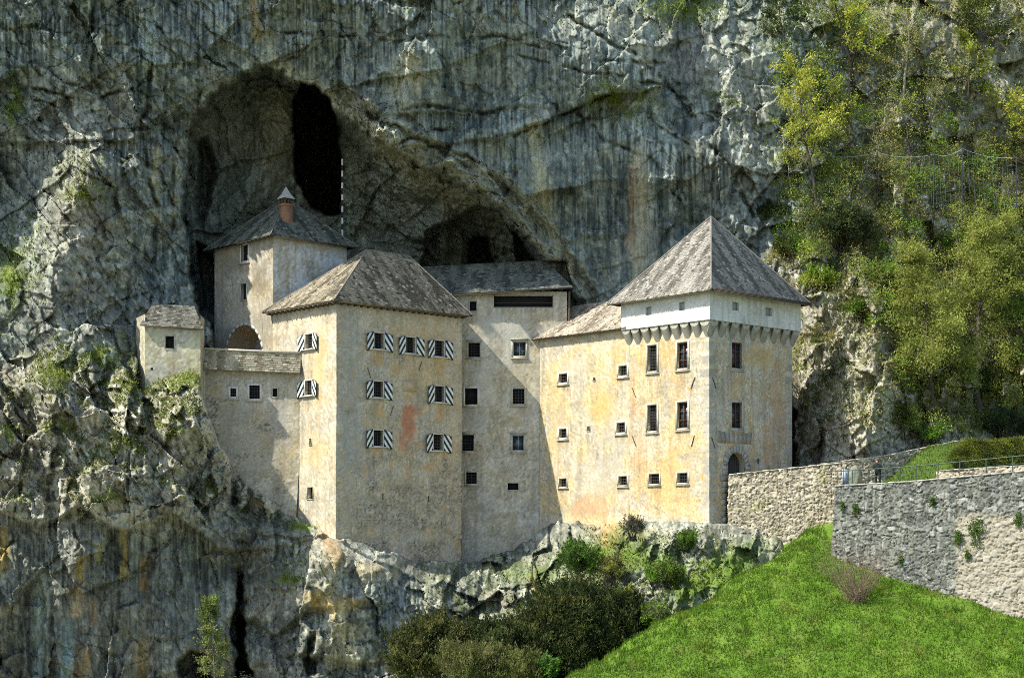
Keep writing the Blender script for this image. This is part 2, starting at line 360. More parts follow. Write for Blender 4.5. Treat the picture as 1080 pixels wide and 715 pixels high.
# rim folds running down the right side of the arch
rimr = ss(330, 430, GX)*np.exp(-((sd+14)/16)**2)
D = D+rimr*(.9*np.sin(sd/3.6+1.5*pn(GX/30, GY/30, 41))-.9)
D = D+3.0*cave*ss(20, 60, sd)*ss(250, 190, GY)*(fbm(xr/2.2, zr/7, 3, 42, True)*.5)
inside = ss(2, 14, sd)
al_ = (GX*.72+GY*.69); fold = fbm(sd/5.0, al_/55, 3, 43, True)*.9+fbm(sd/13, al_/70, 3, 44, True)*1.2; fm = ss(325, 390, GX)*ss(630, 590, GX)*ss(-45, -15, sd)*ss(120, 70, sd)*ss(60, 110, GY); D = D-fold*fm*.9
D = D-5.5*gau(292, 120, 30, 46)*inside-4.5*gau(285, 190, 42, 46)*inside-1.5*gau(256, 220, 12, 34)*inside
for pts, dep, w in [([(314,84),(335,92),(352,105),(359,140),(362,180),(360,226),(342,228),(322,215),(311,180),(306,140),(308,105)], 34, 5),
    ([(202,252),(222,262),(240,290),(238,345),(212,330)], 7, 8), ([(205,150),(222,140),(232,175),(214,250),(204,235)], 4, 10),
    ([(446,268),(450,240),(466,232),(488,226),(505,214),(524,222),(540,238),(552,240),(576,272),(588,296),(440,296)], 4.5, 4),
    ([(492,252),(505,244),(518,250),(526,290),(490,290)], 9, 5), ([(538,240),(552,248),(576,290),(545,290)], 6, 7)]:
    D = D+dep*ss(0, 1, np.clip(sdpoly(WX, WY, pts)/(w*1.0), 0, 1))
D = D-4*gau(468, 255, 9, 32)*inside-2*gau(484, 262, 6, 26)*inside
# clefts low in the rock
for pts, dep, w in [([(250,612),(257,596),(259,622),(254,640),(263,652),(258,680),(268,715),(247,715),(251,690),(240,668),(247,640)], 7, 4), ([(186,700),(200,682),(222,690),(228,730),(190,730)], 6, 6), ([(322,676),(333,664),(331,690),(338,700),(334,715),(324,715)], 3, 5),
                    ([(20,640),(30,615),(42,600),(52,640),(50,715),(30,715)], 1.3, 5), ([(842,345),(852,343),(850,470),(842,480)],2,4)]:
    D = D+dep*ss(0, 1, np.clip(sdpoly(WX, WY, pts)/w, 0, 1))
# lit spur at the left and boulders
for x, y, rx, ry, h, a in [(85,200,30,55,2.4,25),(60,300,26,60,1.4,10),(195,440,34,34,3.0,0),(60,415,34,30,2.2,0),(140,440,26,40,2.0,0),(340,590,26,22,1.6,0),(390,600,22,12,1.4,20),(365,640,30,30,1.0,0),(500,610,30,14,1.6,-30),(545,615,24,12,1.4,30),(700,575,30,16,1.2,-35),(660,600,22,14,1.3,-20),(735,570,12,20,1,10)]:
    D = D-h*gau(x, y, rx, ry, a)
# the sheet passes behind / under the castle walls
foot = [(213,418),(232,470),(262,512),(318,552),(347,566),(400,580),(442,592),(495,594),(540,582),(583,552),(650,552),(735,548),(762,548),(764,470),(840,500),(840,430),(700,420),(500,400),(330,380),(215,372)]
kf = sdpoly(GX+3*pn(GX/9, GY/9, 401), GY+5*fbm(GX/11, GY/14, 3, 402)+3*fbm(GX/40, GY/40, 2, 403), foot)
D = np.where(kf > 0, np.maximum(D, 0)+12*ss(0, 4, kf), D)
# never poke through the buildings: minimum depth near their outlines
def keep(poly, dmin, w=10):
    global D
    s = ss(-w, 0, sdpoly(GX, GY, poly)); D = np.where(s > 0, np.maximum(D, dmin*s+D*(1-s)), D)
keep([(640,330),(748,228),(846,318),(838,500),(765,548),(600,540)], 133.6, 5)
keep([(440,275),(596,277),(601,300),(602,330),(602,540),(450,590)], 142.0, 2.5)
keep([(222,262),(296,205),(372,262),(372,340),(230,380)], 140.5, 6)
keep([(275,325),(380,255),(440,262),(505,335),(490,560),(350,560),(300,520)], 137, 6)
keep([(145,332),(215,330),(214,386),(150,386)], 128.6, 6)
keep([(213,360),(318,366),(318,540),(262,510),(232,465),(213,415)], 128.5, 3)

Vx = (GX-CX)/F*D; Vz = (CY-GY)/F*D
VV = np.stack([Vx, D, Vz], -1).astype(np.float32)
# normals for colouring choices (ledges catch soil and moss)
du = np.gradient(VV, axis=1); dv = np.gradient(VV, axis=0); Nn = np.cross(du, dv); Nn /= np.linalg.norm(Nn, axis=-1, keepdims=True)+1e-9
Nn *= np.where(Nn[..., 1:2] > 0, -1, 1)
up = Nn[..., 2]
k = 5
def box(a, r):
    c = np.cumsum(np.pad(a, ((r+1, r), (0, 0)), 'edge'), 0); a = (c[2*r+1:]-c[:-2*r-1])/(2*r+1)
    c = np.cumsum(np.pad(a, ((0, 0), (r+1, r)), 'edge'), 1); return (c[:, 2*r+1:]-c[:, :-2*r-1])/(2*r+1)
upb = box(up.astype(np.float64), 3).astype(np.float32)

# rock colour (albedo): dark blue-green water-stained limestone above, broken rock painted paler where sunlit
pale = np.clip(ss(330, 250, GX)*ss(370, 400, GY)*ss(580, 530, GY)+ss(790, 840, GX)*ss(225, 260, GY)+ss(550, 590, GX)*ss(540, 560, GY)*.45+gau(85, 220, 45, 70)+gau(80, 330, 60, 70)*.7+.8*ss(860, 930, GX)+gau(350, 590, 50, 25)+.75*gau(725, 55, 60, 45)+.6*gau(785, 150, 35, 90)+.45*gau(60, 130, 90, 50)+.4*gau(600, 20, 120, 25), 0, 1)
n1 = fbm(x1/3, z1/5, 4, 51); n2 = fbm(xr/.8, zr/1.4, 4, 52); st = fbm(x1/.9, z1/16, 4, 53); st2 = fbm(x1/.35+3, z1/9, 3, 54)
x2 = MX+.22*fbm(MX/1.5, MZ/1.5, 3, 58); z2 = MZ
st = fbm(x2/.8, z2/13, 4, 53); st2 = fbm(x2/.28+3, z2/7, 3, 54); n4 = fbm(x2/.16, z2/.22, 2, 59)
def pn3(sc, sd_): return fbm(x2/sc, z2/(sc*1.3), 4, sd_)
c = np.zeros(GX.shape+(3,), np.float32)+np.array((.168, .178, .166), np.float32)
c = mixc(c, .5+1.6*n1, (.10, .118, .115))
c = mixc(c, pale*(.8+.5*n2), (.32, .315, .275))
c = mixc(c, ss(.0, .22, st)*(1-pale)*.8, (.050, .066, .072))
c = mixc(c, ss(.10, .26, st2)*(1-pale)*.6, (.30, .335, .325))
c = mixc(c, ss(.04, .16, pn3(2.2, 55))*.5, (.26, .27, .25))
c = mixc(c, ss(.08, .2, pn3(1.3, 60))*.5*(1-.5*pale), (.062, .07, .068))
c = mixc(c, ss(.14, .2, pn3(.7, 61))*.6, (.37, .38, .35))
c = mixc(c, ss(.16, .24, pn3(.5, 64))*.6, (.05, .055, .052))
c = mixc(c, ss(.22, .34, fbm(x1/4+3, z1/4, 4, 56))*.35, (.25, .225, .175)); lowl = ss(330, 280, GX)*ss(540, 575, GY); c = c*(1-lowl[..., None]*.35)+np.array((.135, .125, .098), np.float32)*lowl[..., None]*.35
c = c*(1+.22*n4[..., None]+.38*fbm(x2/.35, z2/.5, 3, 62)[..., None])
va = voro((x1*.87+z1*.5)/3.4, (z1*.87-x1*.5)/6.5, 66)[2]; vb = voro(x1/1.5+3, z1/3.4, 67)[2]; vc = voro(xr/.6+3, zr/1.2, 68)[2]
c = c*(.66+.48*va+.30*vb+.20*vc)[..., None]*1.12
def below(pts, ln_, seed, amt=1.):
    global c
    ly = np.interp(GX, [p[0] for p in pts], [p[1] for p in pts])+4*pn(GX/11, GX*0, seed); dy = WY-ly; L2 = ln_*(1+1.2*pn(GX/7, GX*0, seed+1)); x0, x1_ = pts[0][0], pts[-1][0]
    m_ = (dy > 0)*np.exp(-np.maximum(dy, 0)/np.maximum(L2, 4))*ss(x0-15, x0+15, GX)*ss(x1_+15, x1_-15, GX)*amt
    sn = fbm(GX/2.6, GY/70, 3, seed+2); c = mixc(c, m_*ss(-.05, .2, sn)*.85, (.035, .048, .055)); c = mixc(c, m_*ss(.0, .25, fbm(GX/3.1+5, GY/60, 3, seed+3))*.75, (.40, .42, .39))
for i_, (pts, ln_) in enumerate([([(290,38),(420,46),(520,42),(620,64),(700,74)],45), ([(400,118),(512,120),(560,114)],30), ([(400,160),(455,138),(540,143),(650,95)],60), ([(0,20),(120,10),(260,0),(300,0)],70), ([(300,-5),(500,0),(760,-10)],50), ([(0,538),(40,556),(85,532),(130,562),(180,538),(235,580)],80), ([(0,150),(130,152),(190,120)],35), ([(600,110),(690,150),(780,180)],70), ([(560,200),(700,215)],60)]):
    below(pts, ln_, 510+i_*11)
# cave inside lightened in place of ambient light, with its brown soffit
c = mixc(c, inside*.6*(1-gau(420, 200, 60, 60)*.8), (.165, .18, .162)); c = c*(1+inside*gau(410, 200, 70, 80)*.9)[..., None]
c = mixc(c, gau(292, 140, 34, 70)*inside*.7*(.7+.5*n2), (.33, .28, .19))
c = mixc(c, gau(480, 205, 60, 22, 25)*.7*(.6+n2), (.23, .18, .10))
c = mixc(c, gau(256, 215, 11, 32)*.7, (.25, .27, .26))
c = mixc(c, gau(468, 252, 10, 32)*.7, (.27, .27, .24))
c = mixc(c, np.exp(-((sd+13)/13)**2)*ss(310, 390, GX)*ss(.1, -.35, -fold*.35+.3*n2)*.75, (.36, .335, .26)); c = mixc(c, fm*ss(.25, .7, fold)*.5, (.30, .29, .24)); c = mixc(c, fm*ss(.1, -.5, fold)*.5, (.07, .075, .07))  # rim highlight painted pale; fold ridges lightened, grooves darkened like shade
# water and mineral streaks seen on the face; low left, a painted sunlit lip
def streak(pts, w, col, a, wob=3.0):
    global c
    d = segdist(GX+wob*pn(GX/6, GY/25, 61), GY+wob*pn(GX/12, GY/18, 62), pts)
    c = mixc(c, np.exp(-(d/w)**2)*a*np.clip(.95+1.5*fbm(GX/2.5, GY/22, 3, 63), 0, 1.25), col)
for s_ in [([(300,72),(345,100),(400,143),(440,165)],7,(.40,.37,.27),.7),([(436,70),(418,96)],9,(.40,.37,.28),.8),([(425,105),(420,150)],7,(.42,.41,.36),.6),([(395,150),(470,205),(500,215)],12,(.33,.29,.20),.6),([(563,132),(568,180),(575,225),(600,290)],7,(.44,.40,.28),.9),([(548,150),(552,210)],3,(.35,.36,.32),.7),([(672,165),(678,230),(670,300)],8,(.42,.37,.27),.85),([(668,180),(664,260)],4,(.36,.22,.13),.6),
  ([(690,240),(688,290)],4,(.30,.30,.27),.7),([(166,155),(162,190),(166,230)],4.5,(.42,.38,.26),.9),([(190,150),(184,200),(182,225)],4,(.38,.36,.28),.8),([(430,60),(440,75),(438,100)],8,(.42,.38,.28),.8),([(415,62),(415,90)],4,(.4,.38,.3),.7),
  ([(268,0),(272,40)],5,(.40,.30,.15),.8),([(282,30),(290,66)],6,(.42,.40,.32),.6),([(42,610),(42,660),(40,715)],6,(.42,.50,.48),.95),([(52,620),(50,650)],2,(.5,.5,.45),.8),([(72,660),(70,715)],5,(.22,.33,.34),.8),([(3,560),(4,600)],5,(.38,.28,.06),.8),
  ([(132,560),(131,605)],4,(.40,.31,.10),.85),([(86,590),(84,608)],4,(.38,.27,.08),.8),([(104,575),(106,590)],4,(.34,.30,.08),.8),([(152,590),(152,620)],4,(.32,.20,.06),.8),([(80,625),(82,645)],6,(.48,.36,.22),.8),([(98,635),(100,655)],4,(.38,.22,.10),.8),([(0,645),(20,640)],5,(.45,.40,.28),.7),
  ([(148,680),(148,715)],9,(.36,.26,.12),.8),([(90,690),(88,715)],9,(.30,.20,.08),.8),([(345,565),(355,590)],9,(.48,.34,.18),.8),([(330,630),(350,640),(378,634)],8,(.50,.36,.14),.9),([(360,645),(358,700)],9,(.44,.40,.28),.7),([(372,665),(374,700)],6,(.5,.46,.36),.7),([(378,628),(384,620)],4,(.55,.55,.52),.8),([(345,600),(350,620)],6,(.5,.42,.25),.7),
  ([(385,600),(400,605)],9,(.42,.36,.22),.6),([(640,548),(642,575)],10,(.48,.26,.14),.75),([(625,548),(660,556)],9,(.50,.36,.20),.6),([(500,55),(500,80)],3,(.4,.42,.4),.6),([(520,40),(524,60)],3,(.4,.42,.4),.5),([(475,25),(477,50)],3,(.35,.38,.36),.6),([(100,540),(150,548)],12,(.55,.55,.52),.7),([(70,548),(100,538)],9,(.5,.5,.47),.6),([(560,610),(566,622)],5,(.55,.42,.24),.7)]:
    streak(*s_)
for x in (10,30,60,100,118,140,165,185,200,215):
    streak([(x, 560), (x+2, 715)], 3.2, (.055, .062, .06) if x % 4 else (.22, .25, .24), .4)
for x in (355,380,470,505,530,590,612,640,700,720): streak([(x, 40+x % 37), (x+3, 120+x % 53)], 3, (.045,.06,.066), .6)
for x in (590,605,622,640,655,695): streak([(x, 170), (x+4, 290)], 4, (.05,.07,.078), .65)
# moss, soil and grass on ledges
veg_reg = np.clip(.95*ss(340, 260, GX)*ss(365, 400, GY)*ss(560, 510, GY)+gau(648,103,40,22,35)+gau(720,10,50,22)+gau(560,10,90,14)*.5+gau(755,105,30,14,30)*.8+gau(715,175,22,14)*.7+gau(480,20,60,18)*.6
    +ss(800,860,GX)*ss(500,440,GY)*.95+gau(85,190,35,25)*.8+gau(30,300,45,80)*.6+gau(15,90,30,90)*.7+gau(110,60,60,50)*.35+ss(420,470,GX)*ss(560,600,GY)*.4+.6*ss(590,630,GX)*ss(548,575,GY)*ss(790,760,GX)+gau(330,600,45,16)*.5+gau(795,90,30,80)*.6+gau(60,380,60,30)+gau(640,230,12,14)*.5, 0, 1)
bright = np.clip(sum(gau(x_, y_, rx_, ry_) for x_, y_, rx_, ry_ in ((108,376,22,9),(62,398,16,8),(20,415,22,10),(10,455,14,10),(200,398,26,9),(232,408,12,8),(150,405,18,8),(130,472,26,10),(112,525,22,8),(305,612,14,6),(322,553,14,6),(60,450,18,9),(180,455,14,8),(90,205,22,12),(10,300,10,30),(15,110,10,30),(648,103,34,16),(720,8,34,12))), 0, 1); veg_reg = np.maximum(veg_reg, bright)
mossn = fbm(GX/14, GY/10, 4, 71)
moss = np.clip(ss(.10, .45, upb+.35*mossn)*veg_reg*1.2, 0, 1)
moss = moss*ss(-.15, .1, fbm(GX/5, GY/4, 3, 73)); c = mixc(c, moss*.85, (.085, .10, .035))
c = mixc(c, moss*ss(-.1, .4, fbm(GX/20, GY/20, 3, 72))*.8, (.15, .19, .035))
hill = ss(850, 960, GX)*ss(470, 420, GY)
c = mixc(c, bright*ss(-.3, .1, mossn+.5*upb)*.9, (.15, .19, .04))
c = mixc(c, hill*ss(-.15, .2, mossn+.3*upb)*.6, (.20, .19, .09)); c = mixc(c, np.clip(gau(985,22,36,22)+gau(1065,75,22,34)*.6+gau(905,400,45,70), 0, 1)*.6*(.6+.6*n2), (.44, .43, .37))
greenbank = np.clip(gau(770, 598, 45, 16, -30)+gau(730, 620, 36, 13, -30)*.9+gau(660,560,18,12)*.6+gau(325,552,10,6)+.8*gau(640,588,45,18)+.5*gau(560,606,34,12)+.6*gau(700,590,36,14), 0, 1)
c = mixc(c, greenbank*1.2*(.8+.5*mossn), (.10, .17, .025))
pt_ = np.clip(pale, 0, 1)[..., None]; c = c*((np.array((.97, 1.05, .97), np.float32)+np.array((.06, -.03, -.07), np.float32)*ss(540, 560, GY)[..., None])*(1-pt_)+np.array((1.03, 1.0, .89), np.float32)*pt_); c = np.clip(c, .01, .8)  # darker rock tinted teal as in shade, sunlit rock tinted warm
ny, nx = GX.shape
idx = np.arange(ny*nx).reshape(ny, nx)
Q = np.stack([idx[:-1, :-1], idx[1:, :-1], idx[1:, 1:], idx[:-1, 1:]], -1).reshape(-1, 4)
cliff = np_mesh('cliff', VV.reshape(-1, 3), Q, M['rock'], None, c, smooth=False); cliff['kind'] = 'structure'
def surf(px, py):
    d = float(bil(D, gx, gy, np.array([px], float), np.array([py], float))[0]); return np.array(P(px, py, d))

# ------------------------------------------------------------------ ground: valley floor and the grass slope, one sheet
LP1 = np.array((2.2, 95.)); LP2 = np.array((23.6, 116.)); ld = (LP2-LP1)/np.linalg.norm(LP2-LP1); ln = np.array((-ld[1], ld[0]))
def ground_z(x, y):
    zs = -1.3+.50*(y-115)+.008*(x-24)+.35*fbm(x/9, y/9, 3, 81)+.13*fbm(x/1.6, y/1.6, 3, 82)
    s = (x-LP1[0])*ln[0]+(y-LP1[1])*ln[1]+1.3*fbm(x/6, y/6, 3, 83)+.5*fbm(x/1.2, y/1.2, 2, 87)         # >0 left of the edge
    s2 = np.maximum(s+1.0, 0); zs = zs-(s2**2/(s2+2.5))*1.0
    far = -27+1.2*fbm(x/30, y/30, 3, 84)
    near = -1.75-.62*np.maximum(y, 0)
    z = np.maximum(zs, far); k = ss(70, 45, y); return np.where(y < 75, np.maximum(z*(1-k)+k*far, near), z)
tx = np.r_[np.linspace(-260, -12, 60), np.arange(-11.5, 48, .35), np.linspace(48.5, 260, 60)]; ty = np.r_[np.linspace(-120, 84, 80), np.arange(84.4, 119.5, .35)]
TX, TY = np.meshgrid(tx, ty); TZ = ground_z(TX, TY)
gc = np.zeros(TX.shape+(3,), np.float32)+np.array((.08, .155, .014), np.float32)
gn = fbm(TX/2.5, TY/2.5, 4, 85); gc = mixc(gc, ss(-.1, .5, gn), (.12, .19, .025)); gc = mixc(gc, ss(.2, .6, fbm(TX/1.2, TY/1.2, 3, 86))*.5, (.19, .17, .06))
vf = 1-ss(80, 92, TY+2.5*fbm(TX/5, TY/5, 2, 88))*ss(-14, -4, TX); gc = mixc(gc, vf*(.75+.6*fbm(TX/7, TY/7, 4, 89)), (.25, .225, .185)); idx = np.arange(TX.size).reshape(TX.shape)  # unseen valley floor made pale to bounce warm fill onto shaded walls
ground = np_mesh('ground', np.stack([TX, TY, TZ], -1), np.stack([idx[:-1, :-1], idx[:-1, 1:], idx[1:, 1:], idx[1:, :-1]], -1).reshape(-1, 4), M['grass'], None, gc, True)
ground['kind'] = 'structure'

# ------------------------------------------------------------------ walls with real openings
class Face:
    """a vertical wall plane: origin (x,y), unit direction d; t runs along d; outward normal n"""
    def __init__(s, O, d, n=None, batter=None):
        s.O = np.array(O, float); s.d = np.array(d, float); s.n = np.array(n if n is not None else (d[1], -d[0]), float); s.bat = batter
    def tz(s, px, py):
        k = (px-CX)/F; t = (k*s.O[1]-s.O[0])/(s.d[0]-k*s.d[1]); Y = s.O[1]+t*s.d[1]; return t, (CY-py)/F*Y
    def pt(s, t, z, off=0.):
        b_ = s.bat(z) if s.bat else 0; o = off+b_; t = t-b_
        return np.array((s.O[0]+s.d[0]*t+s.n[0]*o, s.O[1]+s.d[1]*t+s.n[1]*o, z))
    def pts(s, t, z, off):
        b_ = s.bat(z) if s.bat else 0; b = off+b_; t = t-b_
        return np.stack([s.O[0]+s.d[0]*t+s.n[0]*b, s.O[1]+s.d[1]*t+s.n[1]*b, z], -1)
def plaster(fseed, base, t, z, zlow=-2, stoney=None, spots=()):
    """weathered lime plaster albedo"""
    c = np.zeros(t.shape+(3,), np.float32)+np.array(base, np.float32)
    a = fbm(t/3.2, z/4.2, 4, fseed); b = fbm(t/1.1, z/1.6, 4, fseed+1); s_ = fbm(t/.55, z/7, 4, fseed+2); e = fbm(t/.35, z/.35, 3, fseed+3)
    g = fbm(t/.16, z/.2, 3, fseed+9)
    c = mixc(c, ss(.0, .35, a+.15*b)*.55, (.50, .385, .20)); c = mixc(c, ss(.05, .16, fbm(t/4+2, z/2.2, 4, fseed+14)+.1*e)*.5, (.54, .51, .42))
    c = mixc(c, ss(.02, .12, fbm(t/2.6+9, z/3.0, 4, fseed+4)+.12*e)*.7, (.42, .405, .34))
    c = mixc(c, ss(.13, .18, b+.25*e)*.6, (.64, .60, .49))
    c = mixc(c, ss(.16, .20, fbm(t/1.5+3, z/1.1, 4, fseed+11)+.2*e)*.55, (.34, .30, .21))
    c = mixc(c, ss(.05, .3, s_)*.5, (.30, .26, .18))
    c = mixc(c, ss(.20, .30, e*.7+b*.5)*.6, (.24, .20, .13))
    c = c*(1+.55*g[..., None]+.25*e[..., None])
    ck = 1-ss(0, .016, np.abs(fbm(t/2.4, z/2.4, 3, fseed+6))); c = mixc(c, ck*ss(0, .2, fbm(t/4, z/4, 2, fseed+8)+.08)*.7, (.17, .14, .10))
    for (t0, z0, rt, rz, col, am) in spots:
        g = np.exp(-((t-t0)/rt)**2-((z-z0)/rz)**2); c = mixc(c, ss(.15, .85, g+.9*b+.5*e)*am*.8, col)
    return c
QH = [RNG.uniform(.36, .62) for _ in range(60)]; QZ = np.cumsum(QH)-4.5
def quoin_paint(t, z, c_, edges):
    k_ = np.searchsorted(QZ, z.ravel()).reshape(z.shape); hsh = _h(k_.astype(float), k_*0., 5); hs2 = _h(k_.astype(float), k_*0.+3, 6)
    zz_ = QZ[np.clip(k_, 0, 59)]-z; joint = np.minimum(zz_, np.array(QH)[np.clip(k_, 0, 59)]-zz_)
    for e_, sg in edges:
        d_ = (t-e_)*sg; w_ = np.where(k_ % 2 == 0, .32+.2*hs2, .62+.35*hs2); m_ = (d_ < w_)*ss(.0, .05, joint)*ss(.0, .06, w_-d_)
        g_ = (.27+.20*hsh)[..., None]*np.array((1, .97, .84), np.float32); c_ = c_*(1-m_[..., None]*.85)+g_*m_[..., None]*.85
        jm = (d_ < w_+.04)*(1-ss(.0, .05, joint))*.5; c_ = c_*(1-jm[..., None]*.5)
    return c_
def wall_mesh(f, t0, t1, z0, z1, holes, seed, base=(.47, .42, .29), spots=(), step=.17, relief=.035, masonry=None, reveal=.32, quoins=()):
    """returns V,Q,C for a plane with rectangular holes, reveals included"""
    def axis(a, b, cuts):
        x = set(np.round(np.linspace(a, b, max(2, int((b-a)/step)+1)), 4)); cs = [c for c in cuts if a < c < b]
        x = [v for v in x if all(abs(v-c_) > step*.35 for c_ in cs) or v in (round(a, 4), round(b, 4))]; return np.array(sorted(set(x) | set(cs)))
    T_ = axis(t0, t1, [c for h in holes for c in h[:2]]); Z_ = axis(z0, z1, [c for h in holes for c in h[2:4]])
    tt, zz = np.meshgrid(T_, Z_)
    def offs(t, z):
        o = relief*fbm(t/1.2, z/1.2, 4, seed+40)+.012*fbm(t/.3, z/.3, 2, seed+41)
        if masonry is not None:
            m = masonry(t, z); f1, f2, i, _, _ = voro(t/.42+.1*pn(t, z, 5), z/.24, seed+50); o = o+m*(.08*ss(.0, .2, f2-f1)-.05+.05*i)
        return o
    Vg = f.pts(tt, zz, offs(tt, zz))
    col = plaster(seed, base, tt, zz, spots=spots)
    for h in holes:
        wd_ = (h[1]-h[0])/2+.12; dn = (h[2]-.1)-zz; mk = (dn > 0)*np.exp(-np.maximum(dn, 0)/.9)*ss(wd_+.1, wd_-.1, np.abs(tt-(h[0]+h[1])/2))*ss(-.25, .3, fbm(tt/.16, zz/2.5, 3, seed+60)); col = mixc(col, mk*.75, (.25, .20, .13))
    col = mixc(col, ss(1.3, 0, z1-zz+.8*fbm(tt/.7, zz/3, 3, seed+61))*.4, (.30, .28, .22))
    if quoins: col = quoin_paint(tt, zz, col, quoins)
    if masonry is not None:
        m = masonry(tt, zz); f1, f2, i, _, _ = voro(tt/.42+.1*pn(tt, zz, 5), zz/.24, seed+50)
        sc = np.array((.36, .33, .25), np.float32)*(.7+.6*i[..., None]); sc = mixc(sc, 1-ss(.02, .16, f2-f1), (.11, .095, .07)); col = col*(1-m[..., None]*.92)+sc*m[..., None]*.92
    tc = (tt[:-1, :-1]+tt[1:, 1:])/2; zc = (zz[:-1, :-1]+zz[1:, 1:])/2; keepm = np.ones(tc.shape, bool)
    for h in holes: keepm &= ~((tc > h[0]) & (tc < h[1]) & (zc > h[2]) & (zc < h[3]))
    ix = np.arange(tt.size).reshape(tt.shape)
    q = np.stack([ix[:-1, :-1], ix[:-1, 1:], ix[1:, 1:], ix[1:, :-1]], -1)[keepm]
    V = [Vg.reshape(-1, 3)]; Qs = [q]; Cs = [col.reshape(-1, 3)]; n = tt.size
    for hi, h in enumerate(holes):
        rv = h[4] if len(h) > 4 else reveal; arch_ = len(h) > 5 and h[5]
        cs = [(h[0], h[2]), (h[1], h[2]), (h[1], h[3]), (h[0], h[3])]
        if arch_:
            tm = (h[0]+h[1])/2; R = (h[1]-h[0])/2; zs = h[3]-R; a = np.linspace(0, math.pi, 15)
            ap = [(tm+R*math.cos(x), zs+R*math.sin(x)) for x in a]; tp = [(p[0], h[3]) for p in ap]
            av = np.array([f.pt(p[0], p[1], 0.0) for p in ap]+[f.pt(p[0], p[1], .012) for p in tp])
            m_ = len(ap); V.append(av); Qs.append(np.array([[n+i, n+i+1, n+m_+i+1, n+m_+i] for i in range(m_-1)])); Cs.append(np.tile(np.array(base), (2*m_, 1))); n += 2*m_
            cs = [(h[0], h[2]), (h[1], h[2])]+ap
        loop = np.array([f.pt(a_, b_, float(offs(np.array(a_), np.array(b_)))) for a_, b_ in cs]+[f.pt(a_, b_, -rv) for a_, b_ in cs])
        k_ = len(cs); V.append(loop); Qs.append(np.array([[n+i, n+(i+1) % k_, n+k_+(i+1) % k_, n+k_+i] for i in range(k_)])); Cs.append(np.tile(np.array(base)*.95, (2*k_, 1))); n += 2*k_
    return np.concatenate(V), np.concatenate(Qs), np.concatenate(Cs)
def fbox(mb, f, t0, t1, z0, z1, o0, o1, col=(.5, .5, .5)):
    p = [f.pt(t0, z0, o1), f.pt(t1, z0, o1), f.pt(t1, z0, o0), f.pt(t0, z0, o0), f.pt(t0, z1, o1), f.pt(t1, z1, o1), f.pt(t1, z1, o0), f.pt(t0, z1, o0)]
    mb.hexa(p, col)
TRIM = (.44, .42, .34)
